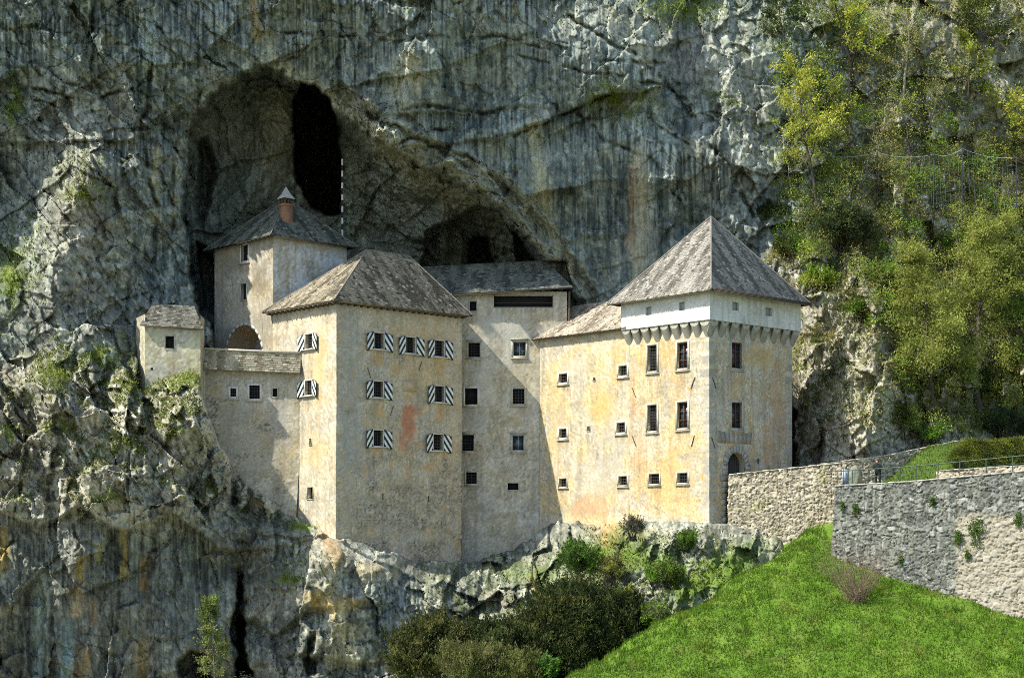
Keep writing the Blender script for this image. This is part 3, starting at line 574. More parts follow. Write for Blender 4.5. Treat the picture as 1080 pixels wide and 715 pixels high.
def window(f, parent, px, py, w, h, style, label=None):
    """build one window (frame mesh > pane, bars, sill, shutters); returns the hole in (t,z)"""
    t, z = f.tz(px, py); ta, _ = f.tz(px-w/2, py); tb, _ = f.tz(px+w/2, py); t0, t1 = min(ta, tb), max(ta, tb)
    Y = f.O[1]+t*f.d[1]; hh = h/F*Y/2; z0, z1 = z-hh, z+hh; rv = .30
    mb = MB(); b = .13 if style in ('small', 'bar') else (.09 if style == 'shutter' else .17)
    if style == 'slot': b = .04
    if style == 'bare': b = .07
    oo = .055; tc = TRIM if style not in ('red', 'white') else (.50, .47, .38)
    fbox(mb, f, t0-b, t0, z0-b, z1+b, -.05, oo); fbox(mb, f, t1, t1+b, z0-b, z1+b, -.05, oo)
    fbox(mb, f, t0, t1, z1, z1+b, -.05, oo); fbox(mb, f, t0, t1, z0-b, z0, -.05, oo)
    win = mb.build('window', M['trim'] if style not in ('shutter', 'white', 'smallwhite') else M['paint'], parent)
    if label: win['label'] = label
    pm = MB(); fbox(pm, f, t0-.02, t1+.02, z0-.02, z1+.02, -rv-.06, -rv); pm.build('pane', M['glass'] if style in ('glass', 'red') else M['dark'], win)
    if style != 'slot' and style != 'bare' and style != 'shutter':
        sm = MB(); fbox(sm, f, t0-b-.07, t1+b+.07, z0-b-.08, z0-b, -.05, .13); sm.build('sill', M['trim'], win)
    if style in ('glass', 'bar') and h > 14:
        sm = MB(); fbox(sm, f, t0-b-.09, t1+b+.09, z1+b, z1+b+.11, -.05, .17); sm.build('cornice', M['trim'], win)
    if style in ('bar', 'small', 'smallwhite', 'shutter', 'darkbar'):
        g = MB(); nv = max(2, int((t1-t0)/.27)); nh = max(2, int((z1-z0)/.27))
        for i in range(1, nv+1):
            tt = t0+(t1-t0)*i/(nv+1); g.tube(f.pt(tt, z0, -.08), f.pt(tt, z1, -.08), .016, n=4, cap=False)
        for i in range(1, nh+1):
            zz = z0+(z1-z0)*i/(nh+1); g.tube(f.pt(t0, zz, -.08), f.pt(t1, zz, -.08), .016, n=4, cap=False)
        g.build('bars', M['iron'], win)
    if style in ('glass', 'red'):
        g = MB(); tm = (t0+t1)/2; bw = .035 if style == 'glass' else .05; o0, o1 = -rv+.01, -rv+.08
        if style == 'red': o0, o1 = -.22, -.14
        fbox(g, f, t0, t0+bw*1.5, z0, z1, o0, o1); fbox(g, f, t1-bw*1.5, t1, z0, z1, o0, o1); fbox(g, f, t0+bw*1.5, t1-bw*1.5, z1-bw*1.5, z1, o0, o1); fbox(g, f, t0+bw*1.5, t1-bw*1.5, z0, z0+bw*1.5, o0, o1)
        fbox(g, f, tm-bw*.7, tm+bw*.7, z0+bw*1.5, z1-bw*1.5, o0, o1+.01)
        for kx in ((.33, .66) if style == 'red' else (.4,)):
            zz = z0+(z1-z0)*kx; fbox(g, f, t0+bw*1.5, tm-bw*.7, zz-bw*.5, zz+bw*.5, o0, o1); fbox(g, f, tm+bw*.7, t1-bw*1.5, zz-bw*.5, zz+bw*.5, o0, o1)
        g.build('casement', M['redwood'] if style == 'red' else M['bluegrey'], win)
    if style == 'shutter':
        sm = MB(); fbox(sm, f, t0-b-.25, t1+b+.25, z0-b-.05, z0-b+.02, -.03, .22); sm.build('sill', M['paint'], win)
        for sg in (-1, 1):
            hin = t0-b if sg < 0 else t1+b; wd = .74; ang = math.radians(9)
            a0 = f.pt(hin, z0-b*.8, .09); dirv = np.array([f.d[0]*sg*math.cos(ang)+f.n[0]*math.sin(ang), f.d[1]*sg*math.cos(ang)+f.n[1]*math.sin(ang), 0])
            nv_ = np.array([f.n[0]*math.cos(ang)-f.d[0]*sg*math.sin(ang), f.n[1]*math.cos(ang)-f.d[1]*sg*math.sin(ang), 0])
            H = z1-z0+b*1.6; s_ = MB(); drop = -.2
            # board with painted diagonal stripes as separate vertex-coloured strips
            th = .045; n_ = 60; bw_ = .33
            s_.obox(a0-nv_*th, dirv*wd+np.array((0, 0, drop)), nv_*th*.95, np.array((0, 0, H)), (.03, .05, .05))
            # clip stripes against the board rectangle
            def clip(poly, axis, val, keep_less):
                out = []
                for i in range(len(poly)):
                    p, q_ = poly[i], poly[(i+1) % len(poly)]; ip = (p[axis] <= val) if keep_less else (p[axis] >= val); iq = (q_[axis] <= val) if keep_less else (q_[axis] >= val)
                    if ip: out.append(p)
                    if ip != iq:
                        u = (val-p[axis])/(q_[axis]-p[axis]); out.append((p[0]+(q_[0]-p[0])*u, p[1]+(q_[1]-p[1])*u))
                return out
            kk = -3.0
            while kk < H+1:
                poly = [(0, kk), (wd, kk-wd*1.15), (wd, kk-wd*1.15+bw_), (0, kk+bw_)]
                poly = clip(clip(poly, 1, 0.03, False), 1, H-.03, True) if poly else []
                if len(poly) >= 3:
                    vs_ = [a0+dirv*x*1.0+np.array((0, 0, y+drop*x/wd))+nv_*.006 for x, y in poly]
                    vs_ = [v+dirv*0 for v in vs_]
                    for j in range(1, len(vs_)-1): s_.add([vs_[0], vs_[j], vs_[j+1]], [[0, 1, 2]], (.72, .73, .68))
                kk += bw_*2
            s_.build('shutter', M['stone'], win)
    return (t0, t1, z0, z1, rv)
def build_walls(root, faces, seed, base, name='wall', **kw):
    V = []; Qs = []; Cs = []; n = 0
    for k_, (f, t0, t1, z0, z1, holes, extra) in enumerate(faces):
        a = dict(kw); a.update(extra)
        v, q, c_ = wall_mesh(f, t0, t1, z0, z1, holes, seed+k_*13, a.pop('base', base), **a)
        V.append(v); Qs.append(q+n); Cs.append(c_); n += len(v)
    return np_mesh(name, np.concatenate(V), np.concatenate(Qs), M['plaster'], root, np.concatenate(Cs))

def shingles(mb, poly, e=.24, w=.2, th=.03, rng=None, cfun=None, jag=.05):
    """poly: 3D polygon (planar), first edge is the eave; lays courses of individual shingles"""
    rng = rng or RNG
    P_ = [np.array(p, float) for p in poly]; ex = P_[1]-P_[0]; Lx = np.linalg.norm(ex); ex /= Lx
    nrm = np.cross(ex, P_[-1]-P_[0]); nrm /= np.linalg.norm(nrm)
    if nrm[2] < 0: nrm = -nrm
    uy = np.cross(nrm, ex); uy *= np.sign(np.dot(uy, P_[-1]-P_[0]))
    q = [((p-P_[0]) @ ex, (p-P_[0]) @ uy) for p in P_]; H = max(b for a, b in q)
    n = int(H/e); V = []; C_ = []
    def interval(y):
        xs = []
        for i in range(len(q)):
            (xa, ya), (xb, yb) = q[i], q[(i+1) % len(q)]
            if (ya <= y) != (yb <= y): xs.append(xa+(xb-xa)*(y-ya)/(yb-ya))
        return (min(xs), max(xs)) if len(xs) > 1 else None
    for k_ in range(n+1):
        y = k_*e; iv = interval(min(y+.02, H-.01))
        if iv is None: continue
        x = iv[0]
        while x < iv[1]-.02:
            ww = min(w*rng.uniform(.6, 1.4), iv[1]-x); yb = y-rng.uniform(0, jag)-.04; yt = y+e*1.15; t_ = th*rng.uniform(.7, 1.9)
            g = .006; tl = rng.uniform(-.012, .012)
            iv2 = interval(min(yt, H-.01)) or iv
            xa, xb = x+g, x+ww-g
            xat, xbt = max(xa, iv2[0]), min(xb, iv2[1])
            if xbt < xat: xat = xbt = (xat+xbt)/2
            V += [P_[0]+ex*xa+uy*yb+nrm*(t_+tl), P_[0]+ex*xb+uy*yb+nrm*(t_-tl), P_[0]+ex*xbt+uy*yt+nrm*.004, P_[0]+ex*xat+uy*yt+nrm*.004,
                  P_[0]+ex*xa+uy*yb-nrm*.01, P_[0]+ex*xb+uy*yb-nrm*.01]
            cc = cfun(x/1.0, y, rng); C_ += [cc]*6; x += ww
    m = len(V)//6; b = np.arange(m)*6
    Qa = np.stack([b, b+1, b+2, b+3], -1); Qb = np.stack([b+4, b+5, b+1, b], -1)
    mb.add(np.array(V), np.concatenate([Qa, Qb]), np.array(C_))
def roofcol(base, dark, light, seed):
    def f(x, y, rng):
        n_ = float(fbm(np.array(x/.8), np.array(y/6), 3, seed)); k_ = rng.random()
        c_ = np.array(base)*(1+.4*(k_-.5))
        if n_ > .03: c_ = c_*(1-.75*min(1, (n_-.03)*5))+np.array(dark)*.75*min(1, (n_-.03)*5)
        if n_ < -.12: c_ = c_*(1-.4)+np.array(light)*.4
        if rng.random() < .09: c_ = np.array(light)*(.8+.4*rng.random())
        if rng.random() < .05: c_ = np.array(dark)*(.7+.6*rng.random())
        return c_
    return f
def slab(mb, poly, th, col):
    P_ = [np.array(p, float) for p in poly]; nrm = np.cross(P_[1]-P_[0], P_[-1]-P_[0]); nrm /= np.linalg.norm(nrm)
    if nrm[2] < 0: nrm = -nrm
    n_ = len(P_); V = P_+[p-nrm*th for p in P_]
    if n_ == 3: mb.add(V, [[0, 1, 2, 2], [5, 4, 3, 3], [0, 1, 4, 3], [1, 2, 5, 4], [2, 0, 3, 5]], col)
    else: mb.add(V, [[0, 1, 2, 3], [7, 6, 5, 4], [0, 1, 5, 4], [1, 2, 6, 5], [2, 3, 7, 6], [3, 0, 4, 7]], col)
def xyz(p, z): return np.array((p[0], p[1], z))
RC = dict(pal=((.225, .20, .145), (.07, .063, .048), (.40, .36, .27)), tow=((.245, .235, .205), (.10, .095, .08), (.40, .39, .35)), cave=((.105, .115, .095), (.04, .043, .036), (.19, .205, .17)), wing=((.34, .30, .235), (.13, .11, .08), (.50, .46, .38)))  # palace tone darkened to stand in for the cliff's shadow
def cap_tube(mb, a, b, r, col): mb.tube(a, b, r, r, 5, col)

# ================================================================== gate tower (right)
tw = thing('gate_tower', (A[0], A[1], 0), 'square ochre gate tower with white corbelled top and steep grey pyramid roof', 'castle tower')
TL, TR = 8.4, 10.4
batT = lambda z: .012*np.maximum(8-z, 0)
fL = Face(A, l_, (-r_[0], -r_[1]), batT)          # left (sunlit) face: t runs left-back
fR = Face(A, r_, (-l_[0], -l_[1]), batT)          # right (shaded) face
B_ = A+l_*TL; Cc = A+r_*TR; Dd = A+l_*TL+r_*TR
ZW = (CY-338)/F*119; ZE = (CY-310)/F*119.0+.2     # bottom of white storey, eave height
hl = [window(fL, tw, 720, 375, 11, 27, 'red', 'window with a red brown casement'), window(fL, tw, 688, 378, 10, 27, 'darkbar'), window(fL, tw, 720, 438, 11, 27, 'red', 'window with a red brown casement'),
      window(fL, tw, 688, 441, 10, 27, 'darkbar'), window(fL, tw, 690, 505, 11, 10, 'small'), window(fL, tw, 720, 504, 11, 10, 'small')]
hr = [window(fR, tw, 777, 375, 11, 27, 'red', 'shaded window with a red brown casement'), window(fR, tw, 777, 438, 11, 27, 'red', 'shaded window with a red brown casement')]
td0, _ = fR.tz(766.5, 500); td1, _ = fR.tz(785.5, 500)
door_hole = (td0, td1, .3, (CY-477)/F*121, .55, True)
sp = [(4, 3, 3, 2.5, (.52, .36, .13), .8), (6, 12.8, 2.5, 1.2, (.52, .36, .13), .7), (3.2, 9, 1, 4, (.5, .34, .13), .5), (8.5, 9, .9, 4, (.42, .25, .12), .6), (7.4, 5, .8, 2.5, (.42, .25, .12), .5)]
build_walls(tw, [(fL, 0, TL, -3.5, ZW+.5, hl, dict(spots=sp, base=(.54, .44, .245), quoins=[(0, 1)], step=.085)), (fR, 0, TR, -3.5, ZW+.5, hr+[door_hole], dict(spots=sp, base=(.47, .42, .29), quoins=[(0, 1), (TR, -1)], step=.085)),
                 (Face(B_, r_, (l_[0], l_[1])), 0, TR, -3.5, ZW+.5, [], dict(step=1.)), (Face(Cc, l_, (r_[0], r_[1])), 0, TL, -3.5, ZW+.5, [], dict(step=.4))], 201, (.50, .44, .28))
# white corbelled storey
pj = .5; Aw = A-l_*pj-r_*pj; wl, wr = TL+2*pj, TR+2*pj
fLw = Face(Aw, l_, (-r_[0], -r_[1])); fRw = Face(Aw, r_, (-l_[0], -l_[1])); Bw = Aw+l_*wl; Cw = Aw+r_*wr
def niche(f, px, py, w, h):
    t, z = f.tz(px, py); a, _ = f.tz(px-w/2, py); b, _ = f.tz(px+w/2, py); return (min(a, b), max(a, b), z-h/2/13.6, z+h/2/13.6, .22)
nl = [niche(fLw, 684, 328, 6, 9), niche(fLw, 719, 323, 6, 9)]; nr = [niche(fRw, 776, 323, 7, 9), niche(fRw, 811, 329, 7, 9)]
wsL, wsR = [], []
V = []; Qs = []; n0 = 0; mbw = MB()
for f, L_, hs in ((fLw, wl, nl), (fRw, wr, nr), (Face(Bw, r_, (l_[0], l_[1])), wr, []), (Face(Cw, l_, (r_[0], r_[1])), wl, [])):
    v, q, c_ = wall_mesh(f, 0, L_, ZW, ZE, hs, 260, (.66, .68, .64), step=.13, relief=.015)
    cc = np.tile(np.array((.62, .63, .585)), (len(v), 1))*(1+.10*fbm(v[:, 0]*.9+v[:, 1]*.9, v[:, 2]*.7, 3, 9))[:, None]; sk_ = ss(.0, .35, fbm(v[:, 0]*2.6+v[:, 1]*2.2, v[:, 2]*.22, 4, 10)); cc = mixc(cc, sk_*.45, (.34, .34, .28)); cc = mixc(cc, ss(.15, .3, fbm(v[:, 0]*1.1-v[:, 1], v[:, 2]*1.3, 4, 12))*.35, (.44, .43, .35))
    mbw.add(v, q, cc)
for f, hs in ((fLw, nl), (fRw, nr)):
    for h in hs: fbox(mbw, f, h[0]-.01, h[1]+.01, h[2]-.01, h[3]+.01, -.30, -.2, (.30, .33, .30))
up_ = mbw.build('white_storey', M['plaster'], tw)
def underside():
    m = MB()
    for f, L_ in ((fLw, wl), (fRw, wr)): m.quad(f.pt(0, ZW, 0), f.pt(L_, ZW, 0), f.pt(L_-pj, ZW, -pj-.05), f.pt(pj, ZW, -pj-.05), (.5, .5, .45))
    return m
underside().build('soffit', M['plaster'], tw)
def corbel(f, tc_, wd, hgt, mat):
    """tapering bracket, rounded below, from the white storey back to the wall"""
    m = MB(); n_ = 8; prof = []
    for i in range(n_+1):
        a = math.pi*i/n_; prof.append((tc_+wd/2*math.cos(a), -math.sin(a)*wd*.55))
    steps = [(0.0, 0.02), (-.02, -.1), (-hgt*.45, -.28), (-hgt, -pj+.0)]
    rows = []
    for dz, off in steps:
        s_ = 1-.25*(-dz/hgt); rows.append([f.pt(tc_+(p[0]-tc_)*s_, ZW+.02+dz+p[1]*(.75), off) for p in prof]+[f.pt(tc_+wd/2*s_, ZW+.35, off), f.pt(tc_-wd/2*s_, ZW+.35, off)])
    rows = rows[1:]
    V_ = np.array(rows).reshape(-1, 3); k_ = len(rows[0]); Q_ = []
    for r in range(len(rows)-1):
        for i in range(k_): Q_.append([r*k_+i, r*k_+(i+1) % k_, (r+1)*k_+(i+1) % k_, (r+1)*k_+i])
    m.add(V_, Q_, (.27, .265, .22))
    cen = np.array(rows[0]).mean(0); m.add(np.r_[np.array(rows[0]), [cen]], [[i, (i+1) % k_, k_] for i in range(k_)], (.36, .35, .29))
    return m.build('corbel', M['stone'], tw)
for f, L_ in ((fLw, wl), (fRw, wr)):
    nC = 9 if L_ < 10 else 9
    for i in range(nC):
        t_ = .62+(L_-1.0)*i/(nC-1)
        corbel(f, min(t_, L_-.45), .92 if i else 1.05, .88, None)
# quoins on the shaded face and sunlit edge
# portal
pm = MB(); tm = (td0+td1)/2; R = (td1-td0)/2; zt = door_hole[3]; zs = zt-R
zb = -.9; k_ = 0
for z in np.arange(zb, zs, .46):
    ww = .55 if k_ % 2 else .75; g = .33+.06*math.sin(k_*2.1)
    fbox(pm, fR, td0-ww, td0, z, z+.43, -.05, .10, (g, g*.97, g*.82)); fbox(pm, fR, td1, td1+ww-.1, z, z+.43, -.05, .10, (g, g*.97, g*.82)); k_ += 1
na = 12
for i in range(na):
    a0, a1 = math.pi*i/na+.015, math.pi*(i+1)/na-.015; R1 = R+.5; g = .34+.05*math.sin(i*3.3)
    pts = [(tm+R*math.cos(a0), zs+R*math.sin(a0)), (tm+R1*math.cos(a0), zs+R1*math.sin(a0)), (tm+R1*math.cos(a1), zs+R1*math.sin(a1)), (tm+R*math.cos(a1), zs+R*math.sin(a1))]
    pm.hexa([fR.pt(p[0], p[1], -.05) for p in pts]+[fR.pt(p[0], p[1], .10) for p in pts], (g, g*.98, g*.84))
pm.build('portal_surround', M['stone'], tw)
lm = MB(); pass
for i in range(8):
    a = td0-1.15+i*.52; g = .30+.05*math.sin(i*5.); hgt = .8+.15*abs((i-3.5)/3.5)**2
    p = [(a, zt+.69), (a+.49, zt+.69), (a+.49+(i-3.5)*.03, zt+.69+hgt), (a+(i-3.5)*.03, zt+.69+hgt)]
    lm.hexa([fR.pt(x, y, -.05) for x, y in p]+[fR.pt(x, y, .02) for x, y in p], (g*1.05, g*.98, g*.78))
lm.build('lintel_stones', M['stone'], tw)
dm = MB(); nb = 7
for i in range(nb):
    a = td0+(td1-td0)*i/nb; b = td0+(td1-td0)*(i+1)/nb; fbox(dm, fR, a+.01, b-.01, .3, zt+.1, -.62, -.54+.01*(i % 2))
dm.build('door', M['doorwood'], tw)
ft = MB(); fbox(ft, fR, td1+1.7, td1+3.1, 3.6, 4.15, .0, .05, (.42, .38, .29)); ft.build('plaque', M['stone'], tw)
lt = MB(); a = td1+1.25; lt.tube(fR.pt(a, 4.4, .03), fR.pt(a, 4.5, .35), .02); lt.tube(fR.pt(a, 4.2, .35), fR.pt(a, 4.55, .35), .07, .1); lt.tube(fR.pt(a, 4.55, .35), fR.pt(a, 4.68, .35), .12, .01); lt.build('wall_lantern', M['iron'], tw)
# iron tie anchors
for f, px, py, dx in ((fL, 669, 414, 4), (fL, 669, 465, 4), (fL, 731, 465, -3), (fL, 731, 404, -4), (fR, 753, 404, 4), (fR, 752, 467, 4)):
    t, z = f.tz(px, py); m = MB(); k_ = .035*dx*(1 if f is fR else -1); m.tube(f.pt(t-k_*1.5, z+.42, .05), f.pt(t+k_*1.5, z-.42, .05), .03, n=5); m.build('wall_anchor', M['iron'], tw)
# roof
ov = 1.3; eL = Aw+(-l_-r_)*(ov-pj*0-.0)*.55; E = [A-(l_+r_)*ov, A+r_*(TR+.85)-l_*ov, A+r_*(TR+.85)+l_*(TL+ov), A+l_*(TL+ov)-r_*ov]
apx = np.array((*(A+l_*TL/2+r_*TR/2), (CY-229)/F*125.6)); ez = ZE-.12
rm = MB(); cf = roofcol(*RC['tow'], 301)
for i in range(4):
    a, b = E[i], E[(i+1) % 4]; poly = [xyz(a, ez), xyz(b, ez), apx]; slab(rm, poly, .14, (.16, .14, .11)); shingles(rm, poly, .21, .19, .035, RNG, cf)
for e_ in E: cap_tube(rm, xyz(e_, ez+.06), apx+np.array((0, 0, .04)), .07, (.20, .19, .17))
rm.build('roof', M['shingle'], tw)
gm = MB(); p0, p1 = E[0]+(E[1]-E[0])*.01-l_*0.02, E[1]-l_*.02   # layered boards along the right eave
for k_ in range(3):
    o = -l_*(.06+.05*k_); gm.obox(xyz(p0+o, ez-.1-.1*k_+.16), xyz(p1-p0, 0)*1.0, xyz(-l_*.09, 0), np.array((0, 0, .06)), (.10, .09, .07))
gm.build('eave_boards', M['wood'], tw)

# ================================================================== wing between tower and middle house
wg = thing('castle_wing', (*(A+l_*13), 0), 'sunlit ochre wing with low shingle roof joining the pyramid roofed tower', 'castle wing')
W0, W1 = TL, 19.0; fW = Face(A, l_, (-r_[0], -r_[1]), batT)
hw = [window(fW, wg, 657, 391, 9, 10, 'smallwhite'), window(fW, wg, 655, 451, 9, 10, 'smallwhite'), window(fW, wg, 657, 507, 9, 9, 'small'), window(fW, wg, 594, 399, 9, 9, 'smallwhite'),
      window(fW, wg, 594, 457, 8, 9, 'smallwhite'), window(fW, wg, 594, 509, 8, 8, 'small'), window(fW, wg, 627, 400, 2.4, 3.4, 'slot'), window(fW, wg, 621, 452, 3, 5, 'slot')]
ZWg = (CY-345)/F*125
spw = [(11.5, 8.8, 1.6, 1.8, (.52, .36, .12), .95), (15, 12.5, 2.4, 1.2, (.56, .50, .38), .8), (12, 3.2, 2.4, 2.2, (.42, .40, .33), .7), (13, .8, 3, 1.0, (.52, .28, .12), .8), (9.7, 12, 1, 2.4, (.54, .38, .13), .7), (17, 9, 1, 4, (.5, .37, .16), .6), (10, 6.5, 1.5, 2, (.42, .40, .34), .8)]
build_walls(wg, [(fW, W0+.004, W1, -3.5, ZWg+.2, hw, dict(spots=spw, base=(.55, .455, .255))), (Face(A+l_*W1, r_, (l_[0], l_[1])), 0, 6, -3.5, ZWg+.2, [], dict(step=1.))], 221, (.52, .45, .28))
wr_ = MB(); o = -r_*.55; pw = [xyz(A+l_*(W0-.02)+o, ZWg-.05), xyz(A+l_*(W1+.55)+o, ZWg-.05), xyz(A+l_*(W1+.55)+r_*4.6, 18.6), xyz(A+l_*(W0-.02)+r_*4.6, 18.6)]
slab(wr_, pw, .12, (.16, .14, .11)); shingles(wr_, pw, .23, .2, .035, RNG, roofcol(*RC['wing'], 305))
pb = [xyz(A+l_*(W1+.55)+r_*9.7, ZWg-.05), xyz(A+l_*(W0-.02)+r_*9.7, ZWg-.05), pw[3], pw[2]]; slab(wr_, pb, .12, (.16, .14, .11)); wr_.build('roof', M['shingle'], wg)

# ================================================================== middle house
mh = thing('middle_house', (0, 133, 0), 'flat fronted castle house with a long dark loggia slot under its roof', 'castle house')
fM = Face((-5.0, 133.2), (1, 0), (0, -1), lambda z: .01*np.maximum(10-z, 0))
hm = [window(fM, mh, 500, 369, 12, 15, 'bar'), window(fM, mh, 548, 368, 13, 15, 'glass'), window(fM, mh, 497, 418, 13, 17, 'white'), window(fM, mh, 547, 418, 12, 16, 'darkbar'), window(fM, mh, 494, 467, 12, 17, 'bar'),
      window(fM, mh, 547, 467, 12, 16, 'glass'), window(fM, mh, 498, 504, 11, 12, 'small'), window(fM, mh, 542, 513, 11, 7, 'bare'), window(fM, mh, 499, 323, 7, 10, 'bare'), window(fM, mh, 552, 318, 62, 12, 'bare', 'long dark loggia opening under the roof')]
spm = [(2.5, 12, 1, 2, (.55, .52, .42), .8), (8.4, 10.3, 1.0, .5, (.33, .22, .12), .7), (3, 16.5, 1.6, 1.5, (.50, .49, .42), .8), (5, 16, 2, 2.4, (.45, .46, .41), .7), (1.5, 9, 1.2, 1.2, (.42, .40, .34), .8)]
build_walls(mh, [(fM, 0, 9.75, -6, 19.45, hm, dict(spots=spm)), (Face((4.75, 133.2), (0, 1), (1, 0)), 0, 7.5, 6, 19.45, [], {})], 241, (.46, .42, .30))
m = MB()
tb0, zb0 = fM.tz(522, 318)[0], fM.tz(540, 318)[1]
for i in range(1): m.tube(fM.pt(tb0, zb0-.08, -.12), fM.pt(tb0+5, zb0-.08, -.12), .03, n=5)
m.build('loggia_rail', M['wood'], mh)
m = MB(); m.tube((4.95, 132.95, 13.5), (4.95, 132.95, 19.4), .09, n=8); m.build('downpipe', M['wood'], mh)
mr = MB(); pm_ = [np.array((-7.2, 132.5, 19.05)), np.array((5.2, 132.4, 19.75)), np.array((3.1, 140.2, 22.9)), np.array((-8.6, 140.2, 22.7))]
slab(mr, pm_, .14, (.09, .08, .07)); cfc = roofcol(*RC['cave'], 309); shingles(mr, pm_, .26, .24, .03, RNG, cfc); mr.build('roof', M['shingle'], mh)

# ================================================================== palace block
pa = thing('palace_block', (C[0], C[1], 0), 'broad castle block with striped shutters and a faded red painted crest on its front', 'castle house')
batP = lambda z: .028*np.maximum(9-z, 0)
fPL = Face(C, l_, (-r_[0], -r_[1]), batP); fPR = Face(C, r_, (-l_[0], -l_[1]), batP)
PL, PR = 9.0, 13.05; ZP = (CY-318)/F*122+.15
hR = [window(fPR, pa, x, y, 10, 16.5, 'shutter') for x, y in ((399.5, 359.5), (433, 364), (463.5, 367.5), (399, 410.5), (463.5, 415.5), (399, 462), (462, 466.5))]
hR += [window(fPR, pa, x, y, 1.6, 6, 'slot') for x, y in ((404, 524), (452, 526))]
hL = [window(fPL, pa, x, y, 7.5, 15, 'shutter') for x, y in ((326, 360), (325.5, 409))]+[window(fPL, pa, 328, 466, 2.5, 7, 'slot'), window(fPL, pa, 328, 520, 6, 12, 'bare')]
tcr, zcr = fPR.tz(430, 447)
def mason(t, z): return ss(-.2, .3, fbm(t/2.5, z/2.5, 3, 99)+.55-np.abs((z-(.8+.25*(t-6)))/2.6))*ss(.2, 2, t)
def masonB(t, z): return np.maximum(.75*mason(t, z), ss(.2, .6, fbm(t/2.5+4, z/2, 3, 98)+ss(4, -3, z)*.4))
spp = [(tcr, zcr, .85, 1.9, (.44, .19, .11), 1.15), (tcr, zcr+1.2, 1.1, .5, (.47, .17, .09), 1.2), (tcr-.4, zcr-1.5, .5, .8, (.50, .20, .09), .6)]
for x, y in ((399, 378), (463, 385), (399, 432), (399, 480), (463, 435)):
    t_, z_ = fPR.tz(x, y); spp.append((t_, z_, .7, .7, (.55, .34, .12), .8))
spp += [(1.4, 9, 1.3, 9, (.33, .34, .30), .75), (9, 15.4, 4, 1.6, (.48, .42, .28), .6), (8.5, 13, 3, 3.5, (.50, .37, .17), .6), (12.2, 9, 1, 6, (.46, .40, .26), .6)]
spl = [(2.2, 12, 1.2, 4, (.58, .42, .18), .8), (3, 5, 1.5, 2, (.55, .42, .2), .6)]
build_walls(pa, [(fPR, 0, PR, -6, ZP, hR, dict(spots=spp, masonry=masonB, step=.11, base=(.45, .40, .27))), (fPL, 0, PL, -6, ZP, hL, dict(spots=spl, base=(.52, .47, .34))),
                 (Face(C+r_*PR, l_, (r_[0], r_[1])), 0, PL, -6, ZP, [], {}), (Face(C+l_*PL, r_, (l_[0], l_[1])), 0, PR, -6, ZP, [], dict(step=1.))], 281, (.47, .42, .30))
t_, z_ = fPR.tz(432, 407); m = MB(); fbox(m, fPR, t_-.75, t_+.75, z_-.5, z_+.5, -.05, .045, (.44, .36, .22)); fbox(m, fPR, t_-.62, t_+.62, z_-.38, z_+.38, .0, .07, (.48, .38, .24)); m.build('inscription_stone', M['stone'], pa)
for px, py, dx in ((389, 393, -3), (443, 386, 3), (413, 433, 3)):
    t, z = fPR.tz(px, py); m = MB(); m.tube(fPR.pt(t-.035*dx*1.5, z-.4, .05), fPR.pt(t+.035*dx*1.5, z+.4, .05), .025, n=5); m.build('wall_anchor', M['iron'], pa)
ov = .65; Ep = [C-(l_+r_)*ov, C+r_*(PR+ov)-l_*ov, C+r_*(PR+ov)+l_*(PL+ov), C+l_*(PL+ov)-r_*ov]; ezp = ZP-.12
zr0 = (CY-263)/F*129.4; Ra = xyz(C+l_*4.5+r_*6.4, zr0); Rb = xyz(C+l_*4.5+r_*10.9, zr0)
rp = MB(); cfp = roofcol(*RC['pal'], 311)
for poly in ([xyz(Ep[0], ezp), xyz(Ep[1], ezp), Rb, Ra], [xyz(Ep[3], ezp), xyz(Ep[0], ezp), Ra], [xyz(Ep[1], ezp), xyz(Ep[2], ezp), Rb], [xyz(Ep[2], ezp), xyz(Ep[3], ezp), Ra, Rb]):
    slab(rp, poly, .16, (.14, .12, .09)); shingles(rp, poly, .25, .22, .035, RNG, cfp)
cap_tube(rp, xyz(Ep[0], ezp+.05), Ra, .07, (.22, .2, .17)); cap_tube(rp, xyz(Ep[1], ezp+.05), Rb, .07, (.2, .18, .15)); cap_tube(rp, Ra, Rb, .08, (.2, .18, .15)); cap_tube(rp, xyz(Ep[3], ezp+.05), Ra, .06, (.2, .18, .15))
rp.build('roof', M['shingle'], pa)
m = MB()
for i in range(22):
    t = -.3+i*.66
    if t < PR: m.obox(xyz(C+r_*t-l_*.6, ezp-.28), xyz(r_*.12, 0), xyz(l_*.62, 0), np.array((0, 0, .13)), (.1, .08, .06))
    if t < PL: m.obox(xyz(C+l_*t-r_*.6, ezp-.28), xyz(l_*.12, 0), xyz(r_*.62, 0), np.array((0, 0, .13)), (.1, .08, .06))
m.build('rafter_ends', M['wood'], pa)

